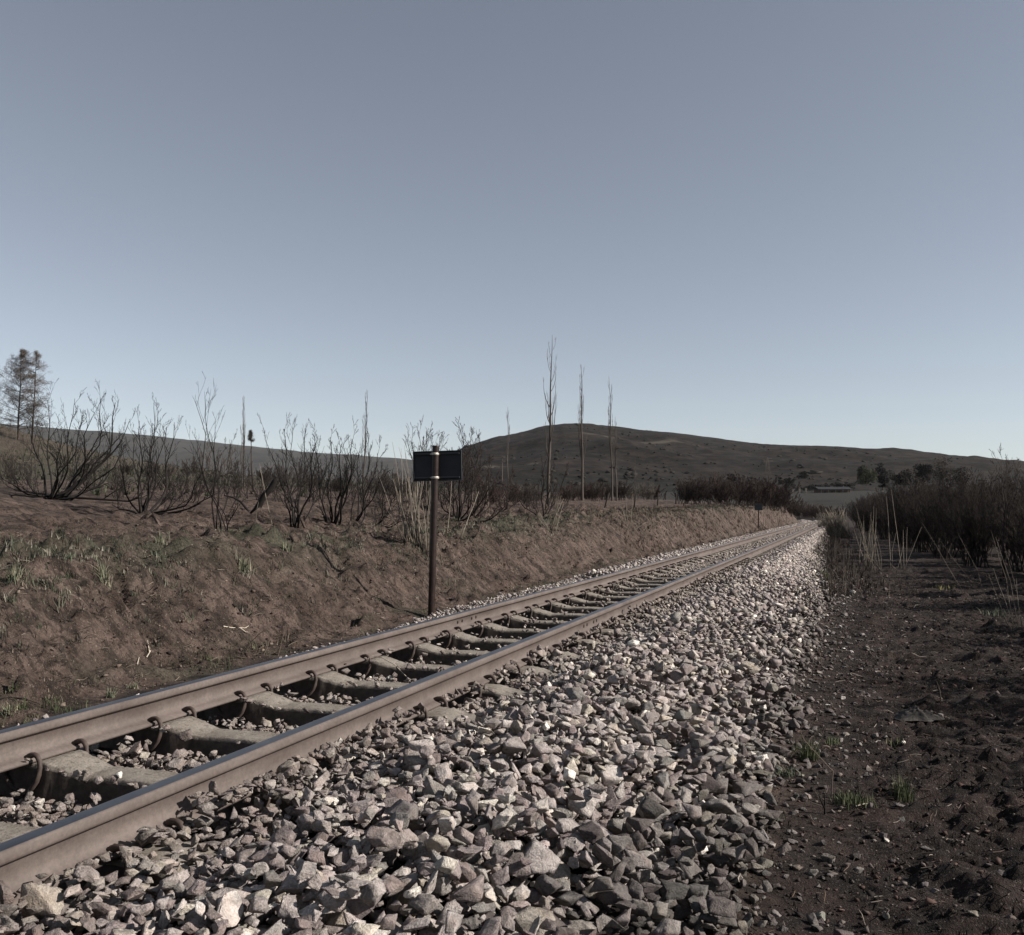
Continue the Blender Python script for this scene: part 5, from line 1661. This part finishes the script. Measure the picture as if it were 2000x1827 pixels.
# ------------------------------------------------------------ ruined farm buildings, poles
M_OLDWALL = mat_plain('weathered_plaster', (.13, .115, .10), (.24, .22, .19), .9, 1.5)
M_BROWNW = mat_plain('brown_brick_wall', (.07, .045, .035), (.14, .09, .07), .9, 1.5)
M_DROOF = mat_plain('dark_old_roof', (.015, .016, .018), (.04, .042, .048), .8, 1)
Zr = 318.0
def wpos(px, py, Z=Zr): return at_depth(px, py, Z)
mp = Zr/F
p = wpos(1560, 967)
rw = empty('ruined_wall', p, YAW); tag(rw, 'roofless ruin with three pale standing pillars beyond the green field', 'ruin')
for dx, hgt in ((-12, 11), (1, 14), (14, 13)):
    bevelled('pillar', bm_box(dx*mp, 0, hgt*mp/2, 3*mp, .6, hgt*mp), M_OLDWALL, .05, rw)
bevelled('beam', bm_box(-5.5*mp, 0, 10.2*mp, 10*mp, .4, 1.2*mp), M_OLDWALL, .03, rw)
bevelled('low_wall', bm_box(20*mp, .8, 2*mp, 70*mp, .5, 4*mp), M_BROWNW, .03, rw)
p = wpos(1630, 966)
fb = empty('farm_shed', p, YAW); tag(fb, 'long low brown shed with a dark roof beyond the green field', 'shed')
bevelled('wall', bm_box(0, 2.5, 5*mp, 62*mp, 5, 10*mp), M_BROWNW, .03, fb)
bm = bmesh.new()
L_, W_, h0, h1 = 33*mp, 3.4, 10*mp, 15*mp
vs = [bm.verts.new(v) for v in [(-L_, -W_+2.5, h0), (L_, -W_+2.5, h0), (L_, W_+2.5, h0), (-L_, W_+2.5, h0), (-L_, 2.5, h1), (L_, 2.5, h1)]]
for f in [(0, 1, 5, 4), (2, 3, 4, 5), (0, 4, 3), (1, 2, 5), (3, 2, 1, 0)]: bm.faces.new([vs[i] for i in f])
me = bpy.data.meshes.new('roof'); bm.to_mesh(me); bm.free(); me.materials.append(M_DROOF); link('roof', me, fb)
for dx in (-26, -12, 2, 16, 26):
    bevelled('pilaster', bm_box(dx*mp, -.15, 4.6*mp, 1.4*mp, .3, 9*mp), M_OLDWALL, .02, fb)
for dx in (-19, -5, 9):
    bevelled('door', bm_box(dx*mp, -.04, 3.4*mp, 4*mp, .1, 6*mp), M_DROOF, .01, fb)
p = wpos(1757, 937, 205); fb2 = empty('white_hut', p, YAW); tag(fb2, 'tiny white hut gable peeping over the hedge', 'hut')
bevelled('wall', bm_box(0, 0, .3, .8, .8, .9), mat_plain('whitewash', (.6, .58, .55), (.78, .76, .72), .8, 3), .02, fb2)
bm = bmesh.new()
vs = [bm.verts.new(v) for v in [(-.5, -.5, .75), (.5, -.5, .75), (.5, .5, .75), (-.5, .5, .75), (0, -.5, 1.15), (0, .5, 1.15)]]
for f in [(0, 1, 4), (1, 2, 5, 4), (2, 3, 5), (3, 0, 4, 5), (3, 2, 1, 0)]: bm.faces.new([vs[i] for i in f])
me = bpy.data.meshes.new('roof'); bm.to_mesh(me); bm.free(); me.materials.append(M_OLDWALL); link('roof', me, fb2)
# power pole with cross arms
p = at_depth(981, 935, 260); pp = empty('power_pole', p, YAW); tag(pp, 'pale wooden power pole with cross arms left of the tallest poplar', 'pole')
mp = 260/F
V, Qs = tubes([np.array([[0, 0, -1], [0, 0, 22*mp], [0, 0, 43*mp]])], [np.array([.17, .15, .12])], 8); link('pole', mesh_np('pole', V, Qs, M_GREYTWIG, True), pp)
for zz in (42*mp, 34*mp):
    link('cross_arm', mesh_np('cross_arm', *[[v, [q]] for v, q in [box_v(0, -.15, zz, 11*mp, .14, .16)]][0], M_GREYTWIG), pp)
p = at_depth(1499, 928, 420); pt = empty('lattice_pylon', p, YAW); tag(pt, 'faint lattice pylon on the hill slope above the scrub', 'pylon')
mp = 420/F
Hh = 34*mp; lns = []
for sx in (-1, 1):
    for sy in (-1, 1): lns.append(np.array([[sx*1.1, sy*1.1, -2], [sx*.6, sy*.6, Hh*.6], [sx*.1, sy*.1, Hh]]))
V, Qs = tubes(lns, [np.full(3, .09)]*4, 4); link('leg', mesh_np('leg', V, Qs, M_GREYTWIG), pt)
lns = [np.array([[-2.6, 0, Hh*.8], [0, 0, Hh*.8], [2.6, 0, Hh*.8]]), np.array([[-2, 0, Hh*.95], [0, 0, Hh*.95], [2, 0, Hh*.95]])]
V, Qs = tubes(lns, [np.full(3, .09)]*2, 4); link('cross_arm', mesh_np('cross_arm', V, Qs, M_GREYTWIG), pt)

# ------------------------------------------------------------ air
bmh = bm_box(0, 0, 0, 2, 2, 2)
me = bpy.data.meshes.new('haze'); bmh.to_mesh(me); bmh.free()
hz = link('haze', me); hz.scale = (4300, 4300, 190); hz.location = (0, 0, 190-12)
mh = bpy.data.materials.new('haze_air'); mh.use_nodes = True
nt = mh.node_tree; nt.nodes.clear()
pv = nt.nodes.new('ShaderNodeVolumePrincipled'); ov = nt.nodes.new('ShaderNodeOutputMaterial')
pv.inputs['Color'].default_value = (.95, .97, 1, 1); pv.inputs['Density'].default_value = .000035
nt.links.new(pv.outputs[0], ov.inputs['Volume'])
me.materials.append(mh)
tag(hz, 'thin pale haze over the whole landscape', kind='stuff')
print('script done', len(bpy.data.objects), sum(len(o.data.polygons) for o in bpy.data.objects if o.type == 'MESH'))
